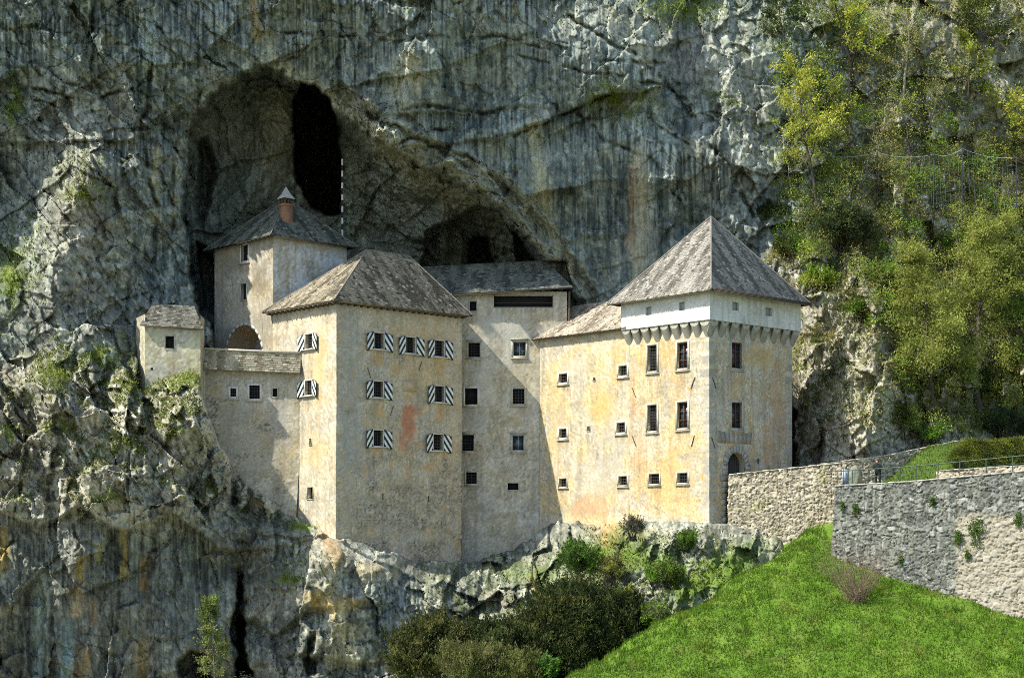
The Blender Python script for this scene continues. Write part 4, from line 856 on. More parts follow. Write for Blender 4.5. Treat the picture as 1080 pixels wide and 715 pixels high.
# ================================================================== cave tower
ct = thing('cave_tower', (T[0], T[1], 8), 'grey plastered tower house with brick chimney standing in the cave mouth', 'castle tower')
fTL = Face(T, l_, (-r_[0], -r_[1])); fTR = Face(T, r_, (-l_[0], -l_[1])); KL, KR = 9.2, 7.6; ZT = (CY-249)/F*129
hT = [window(fTL, ct, 258, 267, 7.5, 17, 'white'), window(fTL, ct, 257, 308, 6, 17, 'bare')]
t0, _ = fTL.tz(277, 360); t1, _ = fTL.tz(237, 360); zt_ = (CY-341)/F*131
hT.append((min(t0, t1), max(t0, t1), 11, zt_, 2.6, True))
spt = [(2, 20, 1.6, 1.4, (.17, .15, .11), .9), (5.5, 17, 2.0, 3, (.44, .42, .34), .8), (1.5, 16, 1.3, 3, (.26, .235, .18), .8), (6.5, 22, 2, 1.2, (.24, .22, .17), .8)]
build_walls(ct, [(fTL, 0, KL, 9, ZT, hT, dict(spots=spt, base=(.33, .305, .23))), (fTR, 0, KR, 9, ZT, [], dict(base=(.56, .60, .58), relief=.02)), (Face(T+l_*KL, r_, (l_[0], l_[1])), 0, KR, 9, ZT, [], dict(step=1.)), (Face(T+r_*KR, l_, (r_[0], r_[1])), 0, KL, 9, ZT, [], dict(step=.6))], 321, (.34, .31, .24))
m = MB(); fbox(m, fTL, t1-.3 if t1 < t0 else t0-.3, max(t0, t1)+.3, 10.5, zt_+.3, -2.75, -2.6, (.62, .64, .62)); m.build('porch_back_wall', M['plaster'], ct)
m = MB(); tm = (t0+t1)/2; R = abs(t1-t0)/2; zs = zt_-R
for i in range(14):
    a0, a1 = math.pi*i/14, math.pi*(i+1)/14; R1 = R+.22
    pts = [(tm+R*math.cos(a0), zs+R*math.sin(a0)), (tm+R1*math.cos(a0), zs+R1*math.sin(a0)), (tm+R1*math.cos(a1), zs+R1*math.sin(a1)), (tm+R*math.cos(a1), zs+R*math.sin(a1))]
    m.hexa([fTL.pt(p[0], p[1], -.05) for p in pts]+[fTL.pt(p[0], p[1], .05) for p in pts], (.50, .49, .42))
m.build('arch_surround', M['stone'], ct)
m = MB(); tl, zl = fTL.tz(264.5, 364); m.tube(fTL.pt(tl, zl-.1, -2.2), fTL.pt(tl, zl+.14, -2.2), .10, .13, 8); lamp_o = m.build('lamp', M['lamp'], ct)
pl_d = bpy.data.lights.new('porch_lamp_light', 'POINT'); pl_d.energy = 2.5; pl_d.color = (1, .6, .28); pl_d.shadow_soft_size = .1
pl = bpy.data.objects.new('porch_lamp_light', pl_d); COL.objects.link(pl); pl.location = fTL.pt(tl, zl+.1, -1.95)
ov = .7; Et = [T-(l_+r_)*ov, T+r_*(KR+ov)-l_*ov, T+r_*(KR+ov)+l_*(KL+ov), T+l_*(KL+ov)-r_*ov]; ezt = ZT-.05; apt = xyz(T+l_*KL*.48+r_*KR*.56, (CY-207)/F*134.5)
m = MB()
for i in range(4):
    poly = [xyz(Et[i], ezt), xyz(Et[(i+1) % 4], ezt), apt]; slab(m, poly, .13, (.09, .085, .07)); shingles(m, poly, .26, .22, .03, RNG, cfc)
for e_ in Et: cap_tube(m, xyz(e_, ezt+.05), apt, .05, (.16, .16, .15))
m.build('roof', M['shingle'], ct)
ch = T+l_*1.1+r_*1.9; bz = (CY-252)/F*131; m = MB(); cw = .82
m.obox(xyz(ch, bz-.2), xyz(r_*cw, 0), xyz(l_*cw, 0), np.array((0, 0, 3.1)), (.3, .12, .05)); 
m.obox(xyz(ch-(r_+l_)*.07, bz+2.9), xyz(r_*(cw+.14), 0), xyz(l_*(cw+.14), 0), np.array((0, 0, .16)), (.3, .12, .05)); chim = m.build('chimney', M['brick'], ct)
m = MB(); b0 = xyz(ch-(r_+l_)*.1, bz+3.5); 
for a in (0, .5, 1):
    for b in (0, .5, 1):
        if a == .5 and b == .5: continue
        m.obox(xyz(ch+r_*(cw-.12)*a+l_*(cw-.12)*b, bz+3.06), xyz(r_*.12, 0), xyz(l_*.12, 0), np.array((0, 0, .45)), (.1, .07, .05))
c4 = [xyz(ch-(r_+l_)*.16, bz+3.5), xyz(ch+r_*(cw+.16)-l_*.16, bz+3.5), xyz(ch+(r_+l_)*(cw+.16), bz+3.5), xyz(ch+l_*(cw+.16)-r_*.16, bz+3.5)]; top = xyz(ch+(r_+l_)*cw/2, bz+4.6)
mid_ = [p*.5+top*.5-np.array((0, 0, .12)) for p in c4]
for i in range(4): m.quad(c4[i], c4[(i+1) % 4], mid_[(i+1) % 4], mid_[i], (.42, .42, .38)); m.add([mid_[i], mid_[(i+1) % 4], top], [[0, 1, 2]], (.42, .42, .38))
m.build('chimney_cap', M['stone'], chim)

# ================================================================== gallery wall with shingled parapet
gl = thing('gallery', (-21, 125.8, 8), 'low gallery building with shingle clad parapet and three small dark windows', 'castle gallery')
GYY = 125.75; fG = Face((-25.45, GYY), (1, 0), (0, -1), lambda z: .05*np.maximum(9-z, 0))
hg = [window(fG, gl, 246, 414, 6, 8.5, 'smallwhite'), window(fG, gl, 268.5, 413.5, 11, 14, 'smallwhite'), window(fG, gl, 290, 414, 5, 8.5, 'bare')]
zg1 = (CY-388)/F*GYY; zg2 = (CY-368)/F*GYY
spg = [(3, 6, 3, 4, (.36, .34, .27), .7), (1, 9.5, 1.2, 1.4, (.45, .33, .17), .6), (6.5, 7, .8, 4, (.30, .29, .25), .6)]
def masonG(t, z): return ss(.1, .5, fbm(t/2, z/2, 3, 97)+ss(2.2, .2, t)*.5)
build_walls(gl, [(fG, 0, 8.35, -4, zg1+.15, hg, dict(spots=spg, masonry=masonG, step=.12, base=(.40, .365, .255))), (Face((-25.45, GYY), (0, 1), (-1, 0)), 0, 4, 5, zg1+1.6, [], dict(base=(.46, .43, .3)))], 341, (.42, .38, .27))
m = MB(); pg = [(-25.0, GYY-.62, zg1-.12), (-17.2, GYY-.62, zg1-.45), (-17.2, GYY-.05, zg2-.45), (-25.0, GYY-.05, zg2-.12)]; slab(m, pg, .1, (.2, .17, .12)); shingles(m, pg, .2, .26, .04, RNG, roofcol((.40, .36, .26), (.22, .18, .12), (.52, .48, .38), 313), .02)
m.build('shingle_parapet', M['shingle'], gl)
m = MB(); m.hexa([(-25.6, GYY-.3, zg2-.06), (-17.1, GYY-.3, zg2-.42), (-17.1, GYY+.25, zg2-.42), (-25.6, GYY+.25, zg2-.06), (-25.6, GYY-.3, zg2+.10), (-17.1, GYY-.3, zg2-.27), (-17.1, GYY+.25, zg2-.27), (-25.6, GYY+.25, zg2+.10)], (.55, .52, .43)); m.build('coping', M['stone'], gl)
m = MB(); m.hexa([(-25.5, GYY-.2, 8.0), (-25.0, GYY-.55, 8.0), (-25.0, GYY+.2, 8.0), (-25.5, GYY+.2, 8), (-25.5, GYY-.2, zg2-.06), (-25.02, GYY-.3, zg2-.06), (-25.02, GYY+.2, zg2-.06), (-25.5, GYY+.2, zg2-.06)], (.45, .43, .32)); m.build('end_pier', M['stone'], gl)
m = MB(); m.hexa([(-25.4, GYY+.2, 11.6), (-18, GYY+.2, 11.6), (-18.5, GYY+4, 11.6), (-25.4, GYY+6, 11.6), (-25.4, GYY+.2, 11.8), (-18, GYY+.2, 11.8), (-18.5, GYY+4, 11.8), (-25.4, GYY+6, 11.8)], (.3, .28, .22)); m.build('terrace_floor', M['stone'], gl)

# ================================================================== little hut
HY = 123.0; hx0, hx1 = (153-CX)/F*HY, (210.5-CX)/F*HY; hz1 = (CY-343)/F*HY; hz0 = (CY-412)/F*HY
hu = thing('stone_hut', (hx0, HY, hz0), 'small pale yellow hut with one dark window perched on the rock', 'hut')
fH = Face((hx0, HY), np.array((1, .08))/math.hypot(1, .08)); HL = (hx1-hx0)*1.003; fH2 = Face((hx0, HY), (-.45, .89), (-.89, -.45))
hh = [window(fH, hu, 179, 361, 9, 13, 'bare')]
build_walls(hu, [(fH, 0, HL, hz0-1, hz1, hh, dict(base=(.50, .49, .32))), (fH2, 0, 3.2, hz0-1, hz1+.9, [], dict(base=(.46, .46, .33))), (Face(fH.pt(HL, 0)[:2], (-.1, .99), (.99, .1)), 0, 3.2, hz0-1, hz1+.9, [], {})], 361, (.40, .40, .25), relief=.03)
m = MB(); e0 = fH.pt(-.35, hz1, .35); e1 = fH.pt(HL+.3, hz1-.30, .35); exh = (e1-e0)/np.linalg.norm(e1-e0); u1 = e1-exh*1.3+np.array((0, 3.0, 2.0)); u0 = e0+exh*.25+np.array((0, 3.0, 2.0)); slab(m, [e0, e1, u1, u0], .1, (.12, .11, .09)); shingles(m, [e0, e1, u1, u0], .24, .24, .03, RNG, roofcol((.15, .145, .115), (.07, .065, .05), (.25, .24, .2), 317)); m.build('roof', M['shingle'], hu)
m = MB(); t_, z_ = fH.tz(160, 389); fbox(m, fH, t_-.09, t_+.09, z_-.1, z_+.1, -.02, .01); m.build('drain_hole', M['dark'], hu)

# striped pole in the cave mouth
px_, Yp = 361, 136.5; m = MB(); za, zb_ = (CY-255)/F*Yp, (CY-168)/F*Yp; nb = 14
for i in range(nb): m.tube(((px_-CX)/F*Yp, Yp, za+(zb_-za)*i/nb), ((px_-CX)/F*Yp, Yp, za+(zb_-za)*(i+1)/nb), .09, n=8, col=(.6, .6, .55) if i % 2 else (.03, .03, .03))
tag(m.build('striped_pole', M['stone']), 'thin black and white striped pole rising behind the roofs in the cave mouth', 'pole')

# ================================================================== rubble stone walls
def rubble_wall(name, loop, zb, zt, label, cat, colf, seed, size=.36, step=.075, coping=None, amp=.07, cop_skip=0, batter=0.0):
    """loop: closed plan polyline (counter-clockwise from above), zb/zt functions of x,y"""
    pts = [np.array(p, float) for p in loop]; S_ = []; s = 0
    for i in range(len(pts)):
        a, b = pts[i], pts[(i+1) % len(pts)]; L_ = np.linalg.norm(b-a); n_ = max(1, int(L_/step)); d = (b-a)/L_; nn = np.array((d[1], -d[0]))
        for k_ in range(n_): S_.append((*(a+(b-a)*k_/n_), s+L_*k_/n_, *nn))
        s += L_
    S_ = np.array(S_); X, Y_, SS, NX, NY = S_.T; zt_ = zt(X, Y_); zb_ = zb(X, Y_); H = (zt_-zb_).max(); nv = int(H/step)+1; v = np.linspace(0, 1, nv)
    Z = zb_[None]+(zt_-zb_)[None]*v[:, None]; SG = np.broadcast_to(SS, Z.shape)
    wx = SG/size+.25*pn(SG*2, Z*2, seed); wz = Z/(size*.72)+.25*pn(SG*2+7, Z*2, seed+1); f1, f2, i_, _, _ = voro(wx, wz, seed+2); e = ss(.015, .10, f2-f1)
    g1_, g2_, gi_, _, _ = voro(wx*2.1+5, wz*2.3, seed+9); sub_ = np.modf(i_*17.7)[0] < .35; e = np.where(sub_, np.minimum(e, ss(.02, .2, g2_-g1_)), e); i_ = np.where(sub_, gi_, i_); off = amp*(e-.6)+amp*1.1*(i_-.5)+.04*facet(wx*2.4, wz*2.4, seed+12)+.06*fbm(SG/2, Z/2, 3, seed+4)+.02*fbm(SG/.15, Z/.15, 2, seed+5)+batter*(zt_[None]-Z)
    col = colf(SG, Z, i_, e, np.broadcast_to(X, Z.shape))
    V = np.stack([X[None]+NX[None]*off, Y_[None]+NY[None]*off, Z], -1); m_ = len(X); ix = np.arange(nv*m_).reshape(nv, m_); jx = np.roll(ix, -1, 1)
    Qw = np.stack([ix[:-1], jx[:-1], jx[1:], ix[1:]], -1).reshape(-1, 4)
    c0 = np.mean(pts, 0); root = thing(name, (c0[0], c0[1], float(zb_.min())), label, cat)
    np_mesh('masonry', V, Qw, M['stone'], root, col)
    return root
def strip(mb, a, b, za, zb__, w0, w1, h, col, n=None, jag=.02, gap=.01):
    """row of coping stones from a to b"""
    a = np.array(a, float); b = np.array(b, float); L_ = np.linalg.norm(b-a); d = (b-a)/L_; nn = np.array((d[1], -d[0])); s = 0
    while s < L_-.05:
        l = min(RNG.uniform(.4, .9), L_-s); k0, k1 = s/L_, (s+l-gap)/L_; g = RNG.uniform(.85, 1.12); j = RNG.uniform(-jag, jag)
        p = [a+d*s+nn*(w0+j), a+d*(s+l-gap)+nn*(w0+j), a+d*(s+l-gap)-nn*w1, a+d*s-nn*w1]; z0, z1 = za+(zb__-za)*k0, za+(zb__-za)*k1; hh = h*RNG.uniform(.8, 1.2)
        mb.hexa([xyz(p[0], z0), xyz(p[1], z1), xyz(p[2], z1), xyz(p[3], z0), xyz(p[0], z0+hh), xyz(p[1], z1+hh), xyz(p[2], z1+hh), xyz(p[3], z0+hh)], np.array(col)*g); s += l
def at(px, Y): return np.array(((px-CX)/F*Y, Y))
def zat(py, Y): return (CY-py)/F*Y
def col_light(s, z, i, e, x):
    c_ = np.array((.47, .42, .31), np.float32)*(.5+.8*i[..., None]+.5*fbm(s/.12, z/.12, 2, 409)[..., None]); c_ = mixc(c_, ss(.8, 1, i)*.6, (.28, .25, .20)); c_ = mixc(c_, 1-e, (.11, .09, .06))
    c_ = mixc(c_, ss(.2, .5, fbm(s/2, z/1.5, 3, 401))*.5, (.24, .25, .09)); c_ = mixc(c_, ss(.2, .6, fbm(s/.8, z/3, 3, 402))*.35, (.22, .19, .15)); return c_
def col_grey(s, z, i, e, x):
    c_ = np.array((.15, .163, .138), np.float32)*(.55+.9*i[..., None]+.6*fbm(s/.13, z/.2, 2, 408)[..., None]); c_ = mixc(c_, ss(.15, .35, fbm(s/.25, z/1.6, 3, 410))*.5, (.36, .365, .33)); c_ = mixc(c_, ss(.85, 1, i)*.5, (.42, .42, .40)); c_ = mixc(c_, (1-e)*.95, (.045, .045, .04))
    c_ = mixc(c_, ss(.1, .5, fbm(s/.5, z/5, 3, 404))*.4, (.12, .13, .14))
    k_ = .85*ss(30.6, 31.2, x+.3*pn(z, z*0, 3))*ss(.6, -.2, z+.06*(x-31)); c_ = mixc(c_, k_*.9, (.37, .345, .27)); c_ = mixc(c_, k_*(1-e), (.22, .18, .12)); return mixc(c_, k_*ss(.5, 1, i)*.5, (.36, .33, .27))
# light wall in front of the door
a0, a1 = at(769, 119.2), at(893, 117.0); dA = (a1-a0)/np.linalg.norm(a1-a0); nA = np.array((dA[1], -dA[0]))
zA0, zA1 = zat(501, 119.2), zat(488, 117.0)
ztA = lambda x, y: zA0+(zA1-zA0)*np.clip((x-a0[0])/(a1[0]-a0[0]), 0, 1)
lw = rubble_wall('path_wall', [a0, a1, a1-nA*.6, a0-nA*.6], lambda x, y: x*0-4.5, ztA, 'bright rubble stone wall of the path in front of the arched doorway', 'wall', col_light, 411, .34, .07, batter=.03)
m = MB(); strip(m, a0, a1, zA0, zA1, .05, .65, .09, (.50, .46, .35)); m.build('coping', M['stone'], lw)
# far wall along the back of the path
b0, b1, b2 = at(868, 121.5), at(940, 122.3), at(1012, 124.5)
zb0_, zb1_, zb2_ = zat(489.5, 121.5), zat(480, 122.3), zat(465, 124.5)
bw2 = rubble_wall('bank_wall', [b0, b1, b2, b2+np.array((.1, .6)), b1+np.array((0, .6)), b0+np.array((0, .6))], lambda x, y: x*0+1.5, lambda x, y: np.interp(x, [b0[0], b1[0], b2[0]], [zb0_, zb1_, zb2_]),
    'rubble stone wall at the foot of the hillside, climbing towards the hedge', 'wall', col_light, 431, .32, .075)
m = MB(); strip(m, b0, b1, zb0_, zb1_, .05, .6, .09, (.47, .43, .33)); strip(m, b1, b2, zb1_, zb2_, .05, .6, .09, (.47, .43, .33)); m.build('coping', M['stone'], bw2)
# grey retaining wall
g0, g1, g2 = at(881, 112.0), at(960, 108.5), at(1250, 99.0); zg0, zg1_, zg2_ = zat(513, 112.), zat(508.5, 108.5), zat(482, 99.)
ztG = lambda x, y: np.interp(x, [g0[0], g1[0], g2[0]], [zg0, zg1_, zg2_])
gb = g0+np.array((1.5, 5.4))
gw = rubble_wall('retaining_wall', [gb, g0, g1, g2, g2+np.array((0, .7)), g1+np.array((.0, .7)), g0+np.array((.85, .7)), gb+np.array((.7, 0))], lambda x, y: x*0-8.5, ztG,
    'big dark grey rubble retaining wall with a green railing above the grass slope', 'wall', col_grey, 451, .47, .07, amp=.085, batter=.05)
m = MB(); strip(m, g0, g1, zg0, zg1_, .06, .7, .1, (.36, .35, .31)); strip(m, g1, g2, zg1_, zg2_, .06, .7, .1, (.36, .35, .31)); m.build('coping', M['stone'], gw)
# low pale wall behind the railing
p0, p1 = at(990, 109.5), at(1200, 104); zp0, zp1 = zat(497, 109.5), zat(484, 104)
pw2 = rubble_wall('low_wall', [p0, p1, p1+np.array((0, .5)), p0+np.array((0, .5))], lambda x, y: x*0+2, lambda x, y: np.interp(x, [p0[0], p1[0]], [zp0, zp1]), 'low pale stone kerb wall just behind the railing', 'wall', col_light, 471, .3, .09)
m = MB(); strip(m, p0, p1, zp0, zp1, .04, .52, .08, (.50, .45, .36)); m.build('coping', M['stone'], pw2)
# plateau: path and lawn
ux = np.arange(14, 75, .5); uy = np.arange(101.0, 130, .5); UX, UY = np.meshgrid(ux, uy)
gy_line = np.interp(UX, [g0[0], g1[0], g2[0]], [g0[1], g1[1], g2[1]])
lawn_z = 2.35+ss(28, 34, UX)*ss(112, 124, UY)*3.2+ss(30, 48, UX)*1.2*ss(105, 115, UY)+.06*fbm(UX, UY, 3, 91)
okv = ((UX > g0[0]+.4) & (UY > gy_line+.3)) | (UY > np.interp(UX, [a0[0], a1[0]], [a0[1]+.2, a1[1]+.2]))
okv &= ~((UX < g0[0]+.9+(UY-g0[1])*.28) & (UY < 117.2)); okv &= (UX > 17.2)
pc = np.zeros(UX.shape+(3,), np.float32)+np.array((.30, .27, .20), np.float32); pc = mixc(pc, ss(27.5, 28.5, UX+.3*pn(UX, UY, 2)-.0*(UY-115)), (.06, .105, .018))
idx = np.arange(UX.size).reshape(UX.shape); okq = okv[:-1, :-1] & okv[1:, 1:] & okv[:-1, 1:] & okv[1:, :-1]
q = np.stack([idx[:-1, :-1], idx[:-1, 1:], idx[1:, 1:], idx[1:, :-1]], -1)[okq]
o = np_mesh('path', np.stack([UX, UY, lawn_z], -1), q, M['grass'], None, pc, True); o['kind'] = 'structure'

# railing
rl = thing('railing', (g0[0], g0[1], zg0), 'dark green steel railing along the top of the grey retaining wall', 'railing')
def gpos(px):
    k_ = (px-CX)/F
    for a, b in ((g0, g1), (g1, g2)):
        t = (k_*a[1]-a[0])/((b[0]-a[0])-k_*(b[1]-a[1]))
        if t <= 1.0001: break
    p = a+(b-a)*t+np.array((.05, .35)); return np.array((p[0], p[1], float(ztG(p[0], p[1]))+.09))
pp = [884, 899.5, 916, 934, 950, 967, 990, 1013, 1041, 1069, 1097, 1125, 1153, 1181]; prev = None
top_m = MB(); mid_m = MB()
for x in pp:
    p = gpos(x); m = MB(); m.tube(p, p+np.array((0, 0, 1.0)), .035, n=6); m.build('post', M['railing'], rl)
    if prev is not None: top_m.tube(prev+np.array((0, 0, 1.02)), p+np.array((0, 0, 1.02)), .04, n=6); mid_m.tube(prev+np.array((0, 0, .5)), p+np.array((0, 0, .5)), .018, n=5)
    else: top_m.tube(p+np.array((-.7, .1, .98)), p+np.array((0, 0, 1.02)), .04, n=6)
    prev = p
top_m.build('handrail', M['railing'], rl); mid_m.build('mid_rail', M['railing'], rl)
# posts on the path wall
for x in (885,):
    p = at(x, 117.2); z0 = float(ztA(*p)); m = MB(); m.tube((p[0], p[1], z0), (p[0], p[1], z0+.5), .04); 
    tag(m.build('short_post', M['railing']), 'short dark post on top of the bright path wall', 'post')

# person in dark clothes leaning by the railing
def person(px, Y, z, face=0.):
    x = (px-CX)/F*Y; root = thing('person', (x, Y, z), 'person in dark green clothes standing on the path behind the railing', 'person')
    J = [((0, 0, .92), .15), ((0, -.02, 1.15), .16), ((0, -.06, 1.38), .17), ((0, -.10, 1.5), .07), ((.1, 0, .9), .11), ((.12, -.03, .5), .075), ((.12, .03, .09), .05), ((.12, -.14, .04), .045),
         ((-.1, 0, .9), .11), ((-.13, -.02, .5), .075), ((-.13, .04, .09), .05), ((-.13, -.13, .04), .045), ((.2, -.06, 1.4), .07), ((.27, -.1, 1.14), .05), ((.2, -.32, 1.08), .04), ((.16, -.40, 1.08), .035), ((-.2, -.06, 1.4), .07), ((-.27, -.1, 1.14), .05), ((-.2, -.32, 1.08), .04), ((-.16, -.40, 1.08), .035)]
    Ed = [(0, 1), (1, 2), (2, 3), (0, 4), (4, 5), (5, 6), (6, 7), (0, 8), (8, 9), (9, 10), (10, 11), (2, 12), (12, 13), (13, 14), (14, 15), (2, 16), (16, 17), (17, 18), (18, 19)]
    me = bpy.data.meshes.new('body'); me.from_pydata([j[0] for j in J], Ed, []); o = bpy.data.objects.new('body', me); COL.objects.link(o); o.parent = root
    sk = o.modifiers.new('skin', 'SKIN')
    for i, j in enumerate(J): me.skin_vertices[0].data[i].radius = (j[1], j[1])
    me.skin_vertices[0].data[0].use_root = True
    o.modifiers.new('sub', 'SUBSURF').levels = 2; me.materials.append(M['coat'])
    def ball(name, c_, r, sc, mat):
        m = MB(); n1_, n2_ = 12, 8; V = []; Q_ = []
        for i in range(n2_+1):
            for j in range(n1_):
                a = math.pi*i/n2_; b = 2*math.pi*j/n1_; V.append((c_[0]+r*sc[0]*math.sin(a)*math.cos(b), c_[1]+r*sc[1]*math.sin(a)*math.sin(b), c_[2]+r*sc[2]*math.cos(a)))
        for i in range(n2_):
            for j in range(n1_): Q_.append([i*n1_+j, i*n1_+(j+1) % n1_, (i+1)*n1_+(j+1) % n1_, (i+1)*n1_+j])
        me2 = bpy.data.meshes.new(name); me2.from_pydata(V, [], Q_); me2.materials.append(mat)
        for p_ in me2.polygons: p_.use_smooth = True
        o2 = bpy.data.objects.new(name, me2); COL.objects.link(o2); o2.parent = root; return o2
    ball('head', (0, -.13, 1.63), .105, (.85, 1, 1.15), M['skin']); ball('hair', (0, -.11, 1.66), .112, (.92, .98, 1.08), M['hair'])
    root.rotation_euler = (0, 0, face); root.scale = (1.22, 1.2, 1.08); return root
person(926, 115.5, 2.38, math.radians(-35))
# rounded mossy boulder-like mound and blue-grey board by the path
def rock_blob(name, cen, rad, label, cat, col, seed, mat='rock'):
    n1_, n2_ = 40, 22; a = np.linspace(0, math.pi, n2_)[:, None]; b = (np.arange(n1_)/n1_*2*math.pi)[None]
    r = 1+.14*fbm(b*1.2+0*a, a*1.5+0*b, 3, seed); X = cen[0]+rad[0]*r*np.sin(a)*np.cos(b); Y_ = cen[1]+rad[1]*r*np.sin(a)*np.sin(b); Z = cen[2]+rad[2]*r*(np.cos(a)+0*b)
    ix = np.arange(n1_*n2_).reshape(n2_, n1_); jx = np.roll(ix, -1, 1); q_ = np.stack([ix[:-1], ix[1:], jx[1:], jx[:-1]], -1).reshape(-1, 4)
    o = np_mesh(name, np.stack([X, Y_, Z], -1), q_, M[mat], None, np.zeros((n1_*n2_, 3))+np.array(col)); return tag(o, label, cat)
c_ = at(902, 115.5); rock_blob('boulder', (c_[0], c_[1], 2.9), (.55, .45, .95), 'rounded grey green boulder beside the path end of the railing', 'boulder', (.20, .21, .15), 3)
c_ = at(892, 114.5); m = MB(); m.obox((c_[0]-.25, c_[1], 2.35), (.5, .1, 0), (-.01, .06, 0), (0, 0, 1.15)); bd = thing('info_board', (c_[0], c_[1], 2.35), 'small blue grey board standing by the end of the railing', 'board')
m.build('panel', M['bluegrey'], bd); m = MB(); m.tube((c_[0]-.2, c_[1]-.06, 2.3), (c_[0]-.2, c_[1]-.06, 3.6), .03); m.tube((c_[0]+.22, c_[1]+.03, 2.3), (c_[0]+.22, c_[1]+.03, 3.6), .03); m.build('legs', M['railing'], bd)

# ================================================================== vegetation
def leaves(name, Cn, size, cols, parent=None, elong=1.6, upb_=.3, seed=0, asym=.5):
    rg = np.random.RandomState(seed+1); n = len(Cn); Cn = np.asarray(Cn, np.float32)
    d = rg.normal(size=(n, 3)); d[:, 2] += upb_; d /= np.linalg.norm(d, axis=1, keepdims=True); q_ = rg.normal(size=(n, 3)); w = np.cross(d, q_); w /= np.linalg.norm(w, axis=1, keepdims=True)+1e-9
    s = (size*(.6+.8*rg.random_sample(n)))[:, None]; a = Cn; b = Cn+d*s*elong
    mid__ = Cn+d*s*elong*asym; V = np.stack([a, mid__+w*s*.38, b, mid__-w*s*.38], 1).reshape(-1, 3); Qx = np.arange(n*4).reshape(-1, 4)
    return np_mesh(name, V, Qx, M['leaf'], parent, np.repeat(cols, 4, axis=0))
def leafcols(n, base, seed, var=.35, alt=None, pa_=.25, pos=None):
    var = var*.75
    rg = np.random.RandomState(seed); c_ = np.tile(np.array(base, np.float32), (n, 1))
    if alt is not None:
        k_ = (rg.random_sample(n) < pa_) if pos is None else (fbm(pos[:, 0]/1.1+pos[:, 1]*.5, pos[:, 2]/.9, 2, seed+5)+.12*rg.normal(size=n) > (.5-pa_)*.5); c_[k_] = alt
    c_ *= (1-var/2+var*rg.random_sample(n))[:, None]
    if pos is not None: c_ *= (1+.7*fbm(pos[:, 0]/.9+pos[:, 1]*.3, pos[:, 2]/.9, 2, seed))[:, None]
    return np.clip(c_, .004, .7)
def skeleton(rg, base, h, r, spread=.5, first=.3, nb=12, lean=(0, 0), upw=.25, sub=6, wob=.10):
    """returns tube segments and the points where leaves grow"""
    segs = []; tips = []
    def br(p, d, L_, r0, lev, n):
        step = L_/n; pts = [p]
        for i in range(n):
            d = d+rg.normal(size=3)*wob*(1+.5*lev); d[2] += upw*.12*(1 if lev else .4); d /= np.linalg.norm(d); q_ = p+d*step; ra = r0*(1-i/n*.85); rb = r0*(1-(i+1)/n*.85)
            segs.append((p, q_, max(ra, .008), max(rb, .006))); p = q_; pts.append(p)
            f = (i+1)/n
            if lev == 0 and f > first:
                for _ in range(max(1, int(nb/n/(1-first)+.5))):
                    a = rg.random_sample()*6.283; dd = np.array((math.cos(a), math.sin(a), .35+.7*f+.2*rg.normal())); dd /= np.linalg.norm(dd); br(p, dd, h*spread*(1.15-.75*f)*(.7+.5*rg.random_sample()), rb*.55, 1, 6)
            elif lev == 1 and i >= 1:
                for _ in range(max(1, sub//4)):
                    dd = d+rg.normal(size=3)*.7; dd /= np.linalg.norm(dd); br(p, dd, L_*.42*(.6+.6*rg.random_sample()), rb*.5, 2, 3)
            if lev >= 1 and i >= 2 or lev == 2: tips.append(p)
        return
    br(np.array(base, float), np.array((lean[0], lean[1], 1.)), h, r, 0, 10); return segs, np.array(tips)
def tubes(name, segs, col, parent, mat='bark', n=5):
    p0 = np.array([s[0] for s in segs]); p1 = np.array([s[1] for s in segs]); r0 = np.array([s[2] for s in segs]); r1 = np.array([s[3] for s in segs])
    d = p1-p0; d /= np.linalg.norm(d, axis=1, keepdims=True)+1e-9; ref = np.where(np.abs(d[:, 2:3]) < .9, np.array([[0, 0, 1.]]), np.array([[1., 0, 0]])); a = np.cross(d, ref); a /= np.linalg.norm(a, axis=1, keepdims=True); b = np.cross(d, a)
    t = np.arange(n)/n*2*math.pi; ring = a[:, None]*np.cos(t)[None, :, None]+b[:, None]*np.sin(t)[None, :, None]
    V = np.concatenate([p0[:, None]+ring*r0[:, None, None], p1[:, None]+ring*r1[:, None, None]], 1); m_ = len(segs); base = (np.arange(m_)*2*n)[:, None]
    i = np.arange(n)[None]; j = (i+1) % n; Qt = np.stack([base+i, base+j, base+n+j, base+n+i], -1).reshape(-1, 4)
    return np_mesh(name, V, Qt, M[mat], parent, np.tile(np.array(col), (V.shape[0]*V.shape[1], 1)), True)
def tree(name, base, h, r, label, cat, leafn, lsize, lcol, alt=None, bark=(.07, .06, .045), spread=.42, first=.3, nb=14, lean=(0, 0), seed=1, jit=.22, group=None, upw=.25, pa_=.3, wob=.1, elong=1.5):
    rg = np.random.RandomState(seed); root = thing(name, tuple(base), label, cat, group)
    segs, tips = skeleton(rg, (base[0], base[1], base[2]-.5), h, r, spread, first, nb, lean, upw, 6, wob)
    tubes('trunk', segs, bark, root)
    leafn = int(leafn*(1.0 if base[2] > 16 else 1.5)); lsize = lsize*1.3; r = r*1.35; spread = spread*1.1
    if leafn:
        k_ = rg.randint(0, len(tips), leafn); Cn = tips[k_]+rg.normal(size=(leafn, 3))*jit; keepk = fbm(Cn[:, 0]/1.1+Cn[:, 1]*.7, Cn[:, 2]/1.1, 2, seed) > -.22; Cn = Cn[keepk]
        leaves('crown', Cn, lsize, leafcols(len(Cn), lcol, seed, .5, alt, pa_, Cn), root, elong, .1, seed)
    return root
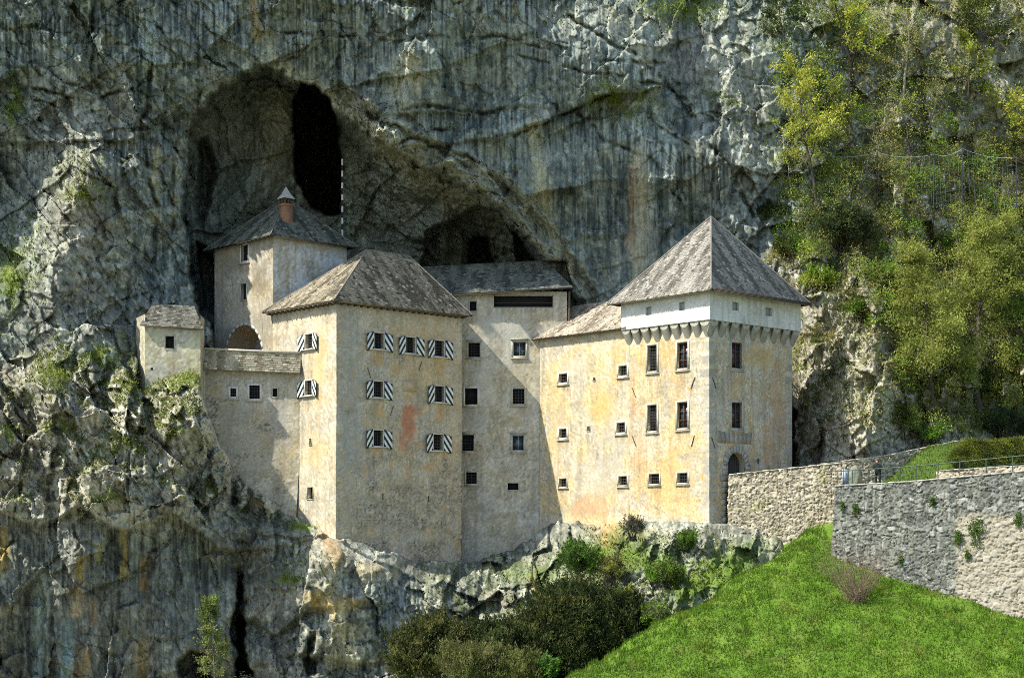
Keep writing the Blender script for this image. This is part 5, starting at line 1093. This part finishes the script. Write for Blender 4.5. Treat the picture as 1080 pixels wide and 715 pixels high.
def shrub(name, base, rad, label, cat, leafn, lsize, lcol, alt=None, seed=1, upb_=.9, lumps=14, group=None, elong=2.0, stem=(.07, .055, .04), pa_=.3, nst=9, fill=.35, sprays=0, slen=.7):
    rg = np.random.RandomState(seed); root = thing(name, tuple(base), label, cat, group); rad = np.array(rad, float); cen = np.array(base)+np.array((0, 0, rad[2]*(.85 if name != 'yew_bush' else .62)))
    L_ = rg.normal(size=(lumps, 3)); L_ /= np.linalg.norm(L_, axis=1, keepdims=True); L_[:, 2] = np.abs(L_[:, 2])*1.1-(.85 if name == 'yew_bush' else .35); lc = cen+L_*rad*.62; lr = rad.mean()*((.32+.25*rg.random_sample(lumps)) if not sprays else (.20+.27*rg.random_sample(lumps)**1.5))
    k_ = rg.randint(0, lumps, leafn); d = rg.normal(size=(leafn, 3)); d /= np.linalg.norm(d, axis=1, keepdims=True); rr = np.where(rg.random_sample(leafn) < fill, rg.random_sample(leafn)**.5, .82+.3*rg.random_sample(leafn))
    Cn = lc[k_]+d*(lr[k_]*rr)[:, None]; Cn = Cn[Cn[:, 2] > base[2]-(.6 if name != 'yew_bush' else 5)]
    Cn = Cn[fbm(Cn[:, 0]/.55+Cn[:, 1]*.9, Cn[:, 2]/.55, 2, seed+3) > -.30]
    if sprays:
        ks = rg.randint(0, lumps, sprays); ds = rg.normal(size=(sprays, 3)); ds[:, 2] = np.abs(ds[:, 2])*.9+.1; ds /= np.linalg.norm(ds, axis=1, keepdims=True); o_ = lc[ks]+ds*lr[ks][:, None]*.95; dd = ds*.6+rg.normal(size=(sprays, 3))*.25+np.array((0, 0, .75)); dd /= np.linalg.norm(dd, axis=1, keepdims=True)
        u_ = rg.random_sample((sprays, 34)); Ls = slen*(.4+.9*rg.random_sample(sprays)); Sp = o_[:, None]+dd[:, None]*(u_*Ls[:, None])[..., None]+rg.normal(size=(sprays, 34, 3))*(.14*(1.15-u_))[..., None]*slen; Cn = np.concatenate([Cn, Sp.reshape(-1, 3)])
    segs = []
    for i in range(min(nst, lumps)):
        p = np.array(base)+np.array((rg.normal()*.15*rad[0], rg.normal()*.15, -.3)); q_ = lc[i]; m_ = (p+q_)/2+rg.normal(size=3)*.12; segs += [(p, m_, .06, .04), (m_, q_, .04, .015)]
    tubes('stems', segs, stem, root); leaves('crown', Cn, lsize, leafcols(len(Cn), lcol, seed, .55, alt, pa_, Cn), root, elong, upb_, seed); return root
YG = (.33, .40, .055); YG2 = (.46, .47, .08); OL = (.24, .28, .055); OL2 = (.30, .33, .075); DK = (.040, .060, .022); DK2 = (.09, .12, .03); BR = (.15, .28, .03); BR2 = (.25, .38, .05); YW = (.045, .068, .020); YW2 = (.095, .11, .030)
def onhill(px, py): return surf(px, py)
# the wooded slope, top right
tree('deciduous_tree', onhill(858, 225), 13.0, .17, 'yellow green spring tree behind the right edge of the tower roof', 'tree', 9000, .105, YG2, YG, seed=11, spread=.36, first=.35, nb=18)
tree('deciduous_tree', onhill(900, 95), 9, .24, 'dark forked tree with thick spreading limbs high on the slope', 'tree', 4200, .13, YG, YG2, seed=12, spread=.6, first=.25, nb=7, bark=(.035, .03, .025), upw=.6)
tree('bare_tree', onhill(962, 255), 14.5, .18, 'tall thin dark trunked tree rising through the netting', 'tree', 1300, .09, OL2, YG, seed=13, spread=.30, first=.5, nb=16, bark=(.05, .042, .035))
tree('birch_tree', onhill(950, 110), 10.5, .16, 'pale trunked bare tree in front of the upper grey rock', 'tree', 800, .1, YG, None, seed=14, spread=.32, first=.3, nb=14, bark=(.30, .27, .2))
tree('deciduous_tree', onhill(1034, 452), 17, .32, 'large olive brown tree above the hedge', 'tree', 24000, .10, OL, OL2, seed=15, spread=.42, first=.16, nb=24, jit=.32, pa_=.45)
tree('deciduous_tree', onhill(985, 440), 13, .2, 'olive brown tree leaning left over the stone wall', 'tree', 14000, .09, OL2, OL, seed=16, spread=.42, first=.2, nb=20, lean=(-.12, 0), jit=.32)
tree('deciduous_tree', onhill(1080, 200), 9, .3, 'thick trunked yellow green tree at the right edge of the picture', 'tree', 6000, .13, YG2, YG, seed=17, spread=.5, first=.25, nb=14, bark=(.12, .08, .045))
tree('deciduous_tree', onhill(1078, 420), 16, .22, 'mid green tree partly cut by the right edge above the hedge', 'tree', 12000, .11, (.10, .13, .03), OL, seed=18, spread=.42, first=.2, nb=18, jit=.32)
tree('deciduous_tree', onhill(1020, 120), 7, .1, 'small bright yellow green tree beside the grey rock face', 'tree', 2600, .12, (.22, .25, .03), YG, seed=19, spread=.45, first=.2, nb=10)
tree('deciduous_tree', onhill(830, 60), 7, .1, 'dim green tree clinging to the cliff edge above the tower', 'tree', 4200, .12, DK2, DK, seed=20, spread=.5, first=.15, nb=14)
tree('deciduous_tree', onhill(905, 175), 8, .09, 'slender tree with faint green buds left of the netting', 'tree', 3000, .09, OL, YG, seed=21, spread=.35, first=.3, nb=12)
tree('deciduous_tree', onhill(1035, 60), 6, .12, 'dark bushy tree at the top right above the grey rock', 'tree', 6000, .12, DK2, OL, seed=22, spread=.6, first=.1, nb=14)
k_ = 0
SAP = [(835, 205, 'left of the tall yellow green tree'), (880, 260, 'beside the dark evergreen'), (925, 215, 'behind the left half of the netting'), (940, 160, 'just above the netting'), (980, 150, 'right of the pale trunked tree'), (1000, 215, 'behind the middle of the netting'),
       (1035, 190, 'behind the right half of the netting'), (1055, 240, 'above the bright green bush'), (915, 60, 'right of the dark forked tree'), (985, 60, 'under the upper grey rock'), (870, 40, 'near the top of the slope'), (1010, 300, 'between the rock and the olive tree'), (930, 350, 'on the rocks right of the tower'), (895, 140, 'below the dark forked tree'), (960, 330, 'in front of the olive brown foliage')]
for x, y, w in SAP:
    k_ += 1; tree('sapling', onhill(x, y), 5.0+2.4*RNG.random(), .055, 'thin bare sapling '+w, 'sapling', 500, .08, OL2 if k_ % 2 else YG, None, seed=40+k_, spread=.40, first=.2, nb=18, group='thin saplings on the wooded slope', bark=(.34, .31, .24) if k_ % 2 else (.14, .12, .09))
# shrubs
sh = [(892, 262, (3.4, 2.4, 2.6), 'dark evergreen bush on the slope below the netting', 14000, .12, DK, DK2, .5), (1045, 300, (2.6, 2, 2.0), 'bright green bush on the slope above the olive tree', 9000, .12, BR2, BR, .3), (1000, 262, (2.4, 1.6, 1.2), 'fresh green low bush under the netting', 5000, .11, BR, BR2, .4),
      (835, 265, (1.8, 1.3, 1.2), 'small green bush on the crag behind the tower roof', 5000, .1, DK2, BR, .4), (1075, 345, (2.2, 1.6, 1.8), 'bright green bush behind the olive tree at the right edge', 6000, .12, BR2, BR, .3), (950, 452, (1.7, 1.2, 1.6), 'rounded green shrub at the foot of the pale crag', 6000, .09, DK2, OL, .4),
      (1062, 452, (2.6, 1.3, 1.4), 'blue green spreading bush behind the hedge', 8000, .09, (.05, .075, .04), DK2, .2), (985, 462, (1.2, .9, .9), 'fresh green shrub behind the climbing stone wall', 3500, .09, (.12, .19, .06), BR, .5), (862, 300, (2.0, 1.2, 1.3), 'yellow green bush on the crag right of the white storey', 4500, .1, YG, BR, .4),
      (815, 230, (1.6, 1.2, 1.3), 'dark bush in the gully behind the tower peak', 4500, .1, DK, DK2, .3), (905, 330, (1.6, 1, .9), 'scrubby green bush in the middle of the pale crag', 2600, .1, DK2, BR, .4), (1030, 415, (2.6, 1.6, 1.8), 'dense dark bush around the trunk of the olive tree', 9000, .1, DK, OL, .4),
      (930, 300, (2.4, 1.6, 1.4), 'loose dull green bush above the pale crag', 5000, .11, OL, BR, .4)]
for i, (x, y, rd, lab, n_, ls, c1, c2, u) in enumerate(sh): shrub('bush', onhill(x, y+8), rd, lab, 'bush', n_, ls, c1, c2, seed=100+i, upb_=u, elong=1.6, lumps=24, sprays=90, slen=.5)
# clipped hedge
rg = np.random.RandomState(7); h0 = at(1012, 117); hd = thing('hedge', (h0[0]+3, 117, 3.8), 'clipped yellow green hedge on the lawn above the railing', 'hedge')
n_ = 42000; ax = rg.random_sample(n_)*14; th = rg.random_sample(n_)*math.pi; lump = 1+.13*fbm(ax/1.1, th*1.4, 3, 5); hh_ = 1.9
yy = 117+1.3*np.cos(th)*lump*(.75+.25*rg.random_sample(n_)); zz = zat(486, 117)-.3+.02*ax+hh_*np.sin(th)*lump*(.8+.2*rg.random_sample(n_)); ends = ss(0, .9, ax); zz = zz-(1-ends)*.8*np.sin(th); Cn = np.stack([h0[0]+ax-.3+.25*rg.normal(size=n_), yy, zz], -1)
leaves('foliage', Cn, .085, leafcols(n_, (.15, .17, .022), 8, .5, (.06, .075, .012), .35, Cn), hd, 1.4, .8, 9)
m = MB()
for i in range(12): m.tube((h0[0]+.6+i*1.15, 117, 3.4), (h0[0]+.6+i*1.15+.2*math.sin(i), 117, 5.2), .05, .02, 5, (.08, .06, .04))
m.build('stems', M['bark'], hd)
# dark creeping plant on the low wall
shrub('creeper', (at(1013, 109.3)[0], 109.3, 3.3), (.85, .3, .3), 'small dark plant sprawling over the low pale wall', 'plant', 1500, .07, DK, None, seed=150, upb_=.2, lumps=6)
# yews at the bottom
def low(px, py, Y): return np.array(P(px, py, Y))
for i, (px, py, Y, rd, lab, n_, c1, c2) in enumerate([
    (606, 668, 110, (5.2, 3.4, 5.4), 'large dark yew bush at the foot of the grass slope', 60000, YW, YW2), (540, 702, 109, (3.2, 2.2, 3.6), 'dark yew bush joined to the left of the large yew', 26000, YW, YW2), (656, 655, 111.5, (1.9, 1.7, 2.6), 'dark yew bush beside the edge of the grass', 16000, (.035, .045, .014), YW),
    (456, 694, 111, (3.7, 2.4, 3.8), 'brown green yew bush against the dark overhanging rock', 34000, (.065, .080, .024), (.13, .135, .04)), (512, 682, 112, (1.6, 1.5, 2.6), 'narrow upright yew between the two larger yews', 12000, YW, YW2)]):
    b = low(px, py, Y); b[2] -= rd[2]*.35; shrub('yew_bush', b, rd, lab, 'bush', n_, .115, c1, c2, seed=160+i, upb_=1.3, lumps=90, elong=2.0, fill=.25, sprays=520 if rd[0] > 3 else 220, slen=.95)
for i, (px, py, Y, rd, lab, n_, c1, c2, ls) in enumerate([
    (500, 716, 105, (3.0, 1.4, 2.0), 'pale feathery shrub in front of the yews', 16000, (.14, .155, .05), (.19, .19, .075), .08), (552, 722, 104.5, (1.8, 1.2, 1.6), 'light green wispy shrub below the second yew', 9000, (.12, .15, .04), (.18, .19, .06), .08), (578, 712, 104, (.8, .7, 1.0), 'small bright green broad leaved plant in front of the large yew', 1800, (.10, .20, .04), BR, .12),
    (612, 600, 117.0, (2.0, 1.5, 2.1), 'fresh green shrub at the foot of the sunlit wing', 12000, (.10, .19, .03), (.06, .11, .02), .09), (645, 606, 116, (1.4, 1.0, 1.2), 'brownish green twiggy shrub beside the fresh green one', 4500, (.12, .12, .04), OL2, .08), (668, 560, 118.5, (1.1, .8, .8), 'grey twiggy bush under the wing wall', 3000, (.17, .165, .12), (.10, .11, .06), .07),
    (700, 612, 113, (1.9, 1.2, 1.3), 'green shrub on the pale rocks under the tower corner', 6500, (.10, .14, .03), BR, .08), (725, 575, 115.5, (1.1, .8, 1.0), 'leafy shrub against the slanting pale rock under the tower', 4000, (.08, .13, .03), BR, .08), (690, 655, 110, (1.2, 1.0, 1.0), 'small pale leaved shrub between the yew and the grass edge', 3000, (.16, .20, .07), BR, .09),
    (662, 640, 112, (1.4, 1, 1.4), 'mixed green shrub on the rocks right of the large yew', 5000, (.09, .12, .035), OL2, .08)]):
    b = low(px, py, Y); b[2] -= rd[2]*.6; shrub('shrub', b, rd, lab, 'shrub', n_, ls, c1, c2, seed=180+i, upb_=1.6 if i < 2 else .8, lumps=26, elong=2.6 if i < 2 else 1.8, sprays=320 if i < 2 else 70, slen=1.1 if i < 2 else .55)
# slender sapling against the lower left rock
b = low(228, 735, 110); tree('sapling', b, 7.0, .07, 'slender light green sapling in front of the lower left rock', 'sapling', 3600, .085, (.16, .21, .05), (.22, .24, .08), seed=200, spread=.24, first=.12, nb=22, bark=(.2, .19, .12), jit=.12, upw=.5, wob=.04)
# bare red-brown bush on the slope
b = np.array((*at(903, 106.0), 0)); b[2] = float(ground_z(b[0], b[1])); rg = np.random.RandomState(3); root = thing('bare_bush', tuple(b), 'bare reddish twiggy bush on the grass in front of the grey wall', 'bush'); segs = []
for i in range(150):
    a = rg.random_sample()*6.283; d = np.array((math.cos(a)*.62, math.sin(a)*.5, 1.)); d /= np.linalg.norm(d); p = b+np.array((rg.normal()*.25, rg.normal()*.25, -.1)); L_ = 2.4+2.6*rg.random_sample()
    for k_ in range(5):
        d = d+rg.normal(size=3)*.09; q_ = p+d*L_/5; segs.append((p, q_, .016*(1-k_/6), .016*(1-(k_+1)/6)))
        if k_ > 0:
            e = d+rg.normal(size=3)*.5; segs.append((q_, q_+e*.45, .008, .004))
        p = q_
tubes('stems', segs, (.23, .17, .12), root, n=3)
Cn = np.array([s[1] for s in segs])[rg.randint(0, len(segs), 900)]; leaves('buds', Cn, .05, leafcols(900, (.14, .11, .05), 5), root, 1.3, .3, 6)

# grass blades on the slope (stuff)
rg = np.random.RandomState(4); n_ = 260000; gxx = rg.uniform(1, 46, n_); gyy = rg.uniform(92, 117.3, n_)
s_ = (gxx-LP1[0])*ln[0]+(gyy-LP1[1])*ln[1]; vis = (s_ < 6) & (gyy < np.interp(gxx, [g0[0], g1[0], g2[0]], [g0[1], g1[1], g2[1]])+0) | ((s_ < 6) & (gxx < g0[0])); gxx, gyy = gxx[vis], gyy[vis]
dens = fbm(gxx/1.5, gyy/1.5, 3, 92); kk = rg.random_sample(len(gxx)) < .6+.8*dens; gxx, gyy = gxx[kk], gyy[kk]; gzz = ground_z(gxx, gyy); n_ = len(gxx)
wd2 = ss(.12, .3, fbm(gxx/1.0+7, gyy/1.0, 3, 97)); ht = .10+.14*rg.random_sample(n_)+.22*wd2*rg.random_sample(n_)+.10*np.clip(fbm(gxx/1.1, gyy/1.1, 2, 93), 0, 1); a = rg.random_sample(n_)*6.283; ln_ = rg.normal(size=(n_, 2))*.06; w = .022+.02*rg.random_sample(n_)
Pb = np.stack([gxx, gyy, gzz-.02], -1); sx = np.stack([np.cos(a)*w, np.sin(a)*w, 0*a], -1); V = np.stack([Pb-sx, Pb+sx, Pb+np.stack([ln_[:, 0], ln_[:, 1], ht], -1)], 1).reshape(-1, 3)
gcol = np.tile(np.array((.105, .195, .016), np.float32), (n_, 1)); yl = ss(.05, .5, fbm(gxx/2.2, gyy/2.2, 3, 94)); gcol = mixc(gcol, yl*.75, (.20, .25, .035)); gcol = mixc(gcol, ss(.25, .5, fbm(gxx/.9, gyy/.9, 3, 95))*.5, (.06, .12, .018)); gcol = mixc(gcol, ss(.2, .42, fbm(gxx/3.1, gyy/1.7, 4, 99))*.4, (.24, .22, .08)); gcol = mixc(gcol, ss(.1, .4, fbm(gxx/4+3, gyy/4, 3, 100))*.45, (.075, .14, .02)); gcol *= (.6+.8*rg.random_sample(n_))[:, None]
o = np_mesh('grass', V, np.arange(n_*3).reshape(-1, 3), M['leaf'], None, np.repeat(gcol, 3, axis=0)); o['kind'] = 'stuff'

nl_ = 26000; lx = rg.uniform(27.8, 46, nl_); ly = rg.uniform(101, 128, nl_)
lz = 2.35+ss(28, 34, lx)*ss(112, 124, ly)*3.2+ss(30, 48, lx)*1.2*ss(105, 115, ly)+.06*fbm(lx, ly, 3, 91); kk = ly > np.interp(lx, [g0[0], g1[0], g2[0]], [g0[1], g1[1], g2[1]])+1.0; kk &= ly < np.interp(lx, [b0[0], b1[0], b2[0]], [b0[1], b1[1], b2[1]])-.1
lx, ly, lz = lx[kk], ly[kk], lz[kk]; o = leaves('lawn_grass', np.stack([lx, ly, lz], -1), .09, leafcols(len(lx), (.11, .19, .025), 33, .6, (.2, .22, .05)), None, 2.2, 3., 34); o['kind'] = 'stuff'
# tufts of grass, moss and herbs on the rock ledges (stuff), scattered where ledges face up
rg = np.random.RandomState(9)
core = (GX > -120) & (GX < 1230) & (GY > -20) & (GY < 735) & (kf < -1)
prob = veg_reg*ss(.05, .5, upb+.4*mossn)*core; prob = np.maximum(prob, bright*.9*core*ss(-.3, .1, mossn+.5*upb)); prob = np.maximum(prob, greenbank*.8*core*ss(-.4, .1, mossn)); prob = prob*ss(-.25, .15, fbm(GX/9, GY/7, 3, 96))
ii = np.flatnonzero(rg.random_sample(prob.shape) < prob*(.42+.5*bright+.35*(GX < 330))); pos = VV.reshape(-1, 3)[ii]; nr_ = Nn.reshape(-1, 3)[ii]
rep = 2; pos = np.repeat(pos, rep, 0)+rg.normal(size=(len(pos)*rep, 3))*.09+np.repeat(nr_, rep, 0)*.06
gxp = np.repeat(GX.ravel()[ii], rep); gyp = np.repeat(GY.ravel()[ii], rep)
cols = leafcols(len(pos), (.095, .12, .026), 12, .6, (.16, .17, .04), .35, pos); brt = ss(0, .4, fbm(gxp/22, gyp/18, 3, 97))[:, None]; cols = cols*(1-brt*.5)+np.array((.13, .20, .03))*brt*.5*1.2; bb_ = np.repeat(bright.ravel()[ii], rep)[:, None]; cols = cols*(1-bb_*.85)+np.array((.27, .34, .055))*bb_*.85
yel = np.exp(-((gxp-648)/45)**2-((gyp-103)/26)**2)[:, None]; cols = cols*(1-yel*.8)+np.array((.36, .34, .06))*yel*.8
hl_ = (ss(850, 930, gxp)*ss(470, 430, gyp))[:, None]; cols = cols*(1-hl_*.35)+np.array((.09, .095, .035))*hl_*.35
o = leaves('ledge_plants', pos, .11, cols, None, 2.2, 1.2, 13); o['kind'] = 'stuff'
# undergrowth of the wooded slope (stuff)
prob = ss(820, 890, GX)*ss(480, 440, GY)*ss(-.3, .1, fbm(GX/16, GY/13, 4, 98))*core*(1-.75*np.clip(gau(990,30,45,22)+gau(1060,80,25,40)+gau(900,400,40,60),0,1))
ii = np.flatnonzero(rg.random_sample(prob.shape) < prob*(.5-.25*ss(170, 120, GY))); pos = VV.reshape(-1, 3)[ii]; n_ = len(pos); pos = np.repeat(pos, 2, 0); pos = pos+np.stack([rg.normal(size=2*n_)*.2, -rg.random_sample(2*n_)*.9, rg.random_sample(2*n_)*1.1*(.3+np.clip(fbm(pos[:, 0]/1.5, pos[:, 2]/1.5, 3, 99)+.4, 0, 1))], -1)
cols = leafcols(len(pos), (.15, .18, .045), 14, .8, (.27, .23, .08), .35, pos); o = leaves('undergrowth', pos, .13, cols, None, 1.8, .8, 15); o['kind'] = 'stuff'

# low brush clumps covering the wooded slope (stuff)
rg = np.random.RandomState(21); CP = []; CC = []
pal_ = [(.18, .23, .05), (.25, .33, .06), (.34, .42, .07), (.11, .15, .04), (.30, .28, .09), (.055, .085, .025), (.24, .38, .05), (.40, .42, .09)]
for k_ in range(2200):
    px = rg.uniform(815, 1250); py = rg.uniform(-20, 455)
    if py < 160 and rg.random_sample() < .6: continue
    g_ = math.exp(-((px-985)/42)**2-((py-28)/26)**2)+math.exp(-((px-1062)/22)**2-((py-75)/34)**2)+(px < 945)*(py > 285)*.85*(1 if px < 925 or py > 350 else .5)
    if rg.random_sample() < g_ or px < 850-.0*py and py < 200 and rg.random_sample() < .5: continue
    b = surf(px, py); rd = .35+1.25*rg.random_sample()**1.6; n_ = int(90*rd*rd/.5)+30; d = rg.normal(size=(n_, 3)); d /= np.linalg.norm(d, axis=1, keepdims=True); d[:, 2] = np.abs(d[:, 2])*1.2
    col_ = pal_[rg.randint(len(pal_))] if rg.random_sample() < .5 else pal_[int((px*.011+py*.013+1.5*math.sin(px/37.)) % len(pal_))]
    CP.append(b+np.array((0, -.15, -.1))+d*(rd*(.55+.5*rg.random_sample(n_)))[:, None]); CC.append(leafcols(n_, col_, k_, .6))
CP = np.concatenate(CP); o = leaves('slope_brush', CP, .12, np.concatenate(CC), None, 1.6, .6, 22); o['kind'] = 'stuff'

# ivy patches on the grey wall
for i, (px, py, s) in enumerate([(1031, 560, 1.5), (1012, 567, .8), (1022, 585, .5), (904, 536, .6), (953, 590, .5), (1075, 548, .7), (984, 528, .4), (890, 533, .45)]):
    k_ = (px-CX)/F; a, b = (g0, g1) if px < 960 else (g1, g2); t = (k_*a[1]-a[0])/((b[0]-a[0])-k_*(b[1]-a[1])); p = a+(b-a)*t; z = (CY-py)/F*p[1]; n_ = int(420*s); rgi = np.random.RandomState(60+i); dd = b-a; dd /= np.linalg.norm(dd); nn = np.array((dd[1], -dd[0]))
    an = rgi.random_sample(n_)*6.283; ra_ = rgi.random_sample(n_)**.7*(1+.2*np.sin(an*3+i)+.12*np.sin(an*5+2*i))*.85; u = ra_*np.cos(an)*.42*s; v = ra_*np.sin(an)*.85*s; off = .12+.05*(2-z)*1+rgi.random_sample(n_)*.18; Cn = np.stack([p[0]+dd[0]*u+nn[0]*off, p[1]+dd[1]*u+nn[1]*off, z+v], -1)
    o = leaves('wall_plant', Cn, .10, leafcols(n_, (.085, .17, .028), 70+i, .5, (.14, .2, .04)), None, 1.2, -.2, 80+i)
    tag(o, ['large ivy patch hanging in the middle of the grey wall', 'ivy patch left of the large one on the grey wall', 'small ivy tuft below the large ivy patch', 'plant tuft near the top left of the grey wall', 'small tuft low on the left part of the grey wall', 'ivy tuft on the grey wall at the right edge', 'tiny tuft high in the middle of the grey wall', 'plant tuft at the top left corner of the grey wall'][i], 'plant', 'plants growing from the grey wall')

# rockfall net: cable on posts with a wire mesh hanging from it
nett = None
nps = [(862, 163), (925, 161), (985, 163), (1015, 157), (1072, 166)]
rt = onhill(*nps[0]); nett = thing('rockfall_net', tuple(rt), 'thin wire rockfall net strung across the wooded slope', 'net'); cab = MB(); msh = MB(); tops = []
for x, y in nps:
    Yn = 138.5; p = np.array(P(x, y, Yn)); tops.append(p)
for i in range(len(tops)-1):
    for j in range(6):
        u0, u1 = j/6, (j+1)/6; sag = lambda u: -.35*4*u*(1-u); cab.tube(tops[i]*(1-u0)+tops[i+1]*u0+np.array((0, 0, sag(u0))), tops[i]*(1-u1)+tops[i+1]*u1+np.array((0, 0, sag(u1))), .018, n=4, cap=False)
    n_ = int(np.linalg.norm(tops[i+1]-tops[i])/.42)
    for j in range(n_):
        u = j/n_; p = tops[i]*(1-u)+tops[i+1]*u+np.array((0, 0, -.35*4*u*(1-u))); msh.tube(p, p+np.array((.2, -.2, -4.6)), .0035, n=3, cap=False)
    for j in range(1, 12): msh.tube(tops[i]+np.array((0, 0, -.4*j)), tops[i+1]+np.array((0, 0, -.4*j)), .0035, n=3, cap=False)
cab.build('cable', M['bluegrey'], nett); msh.build('wire_mesh', M['bluegrey'], nett)
for p in tops: m = MB(); m.tube(p+np.array((0, .1, -7.0)), p+np.array((0, 0, .1)), .05, n=6); m.build('post', M['iron'], nett)
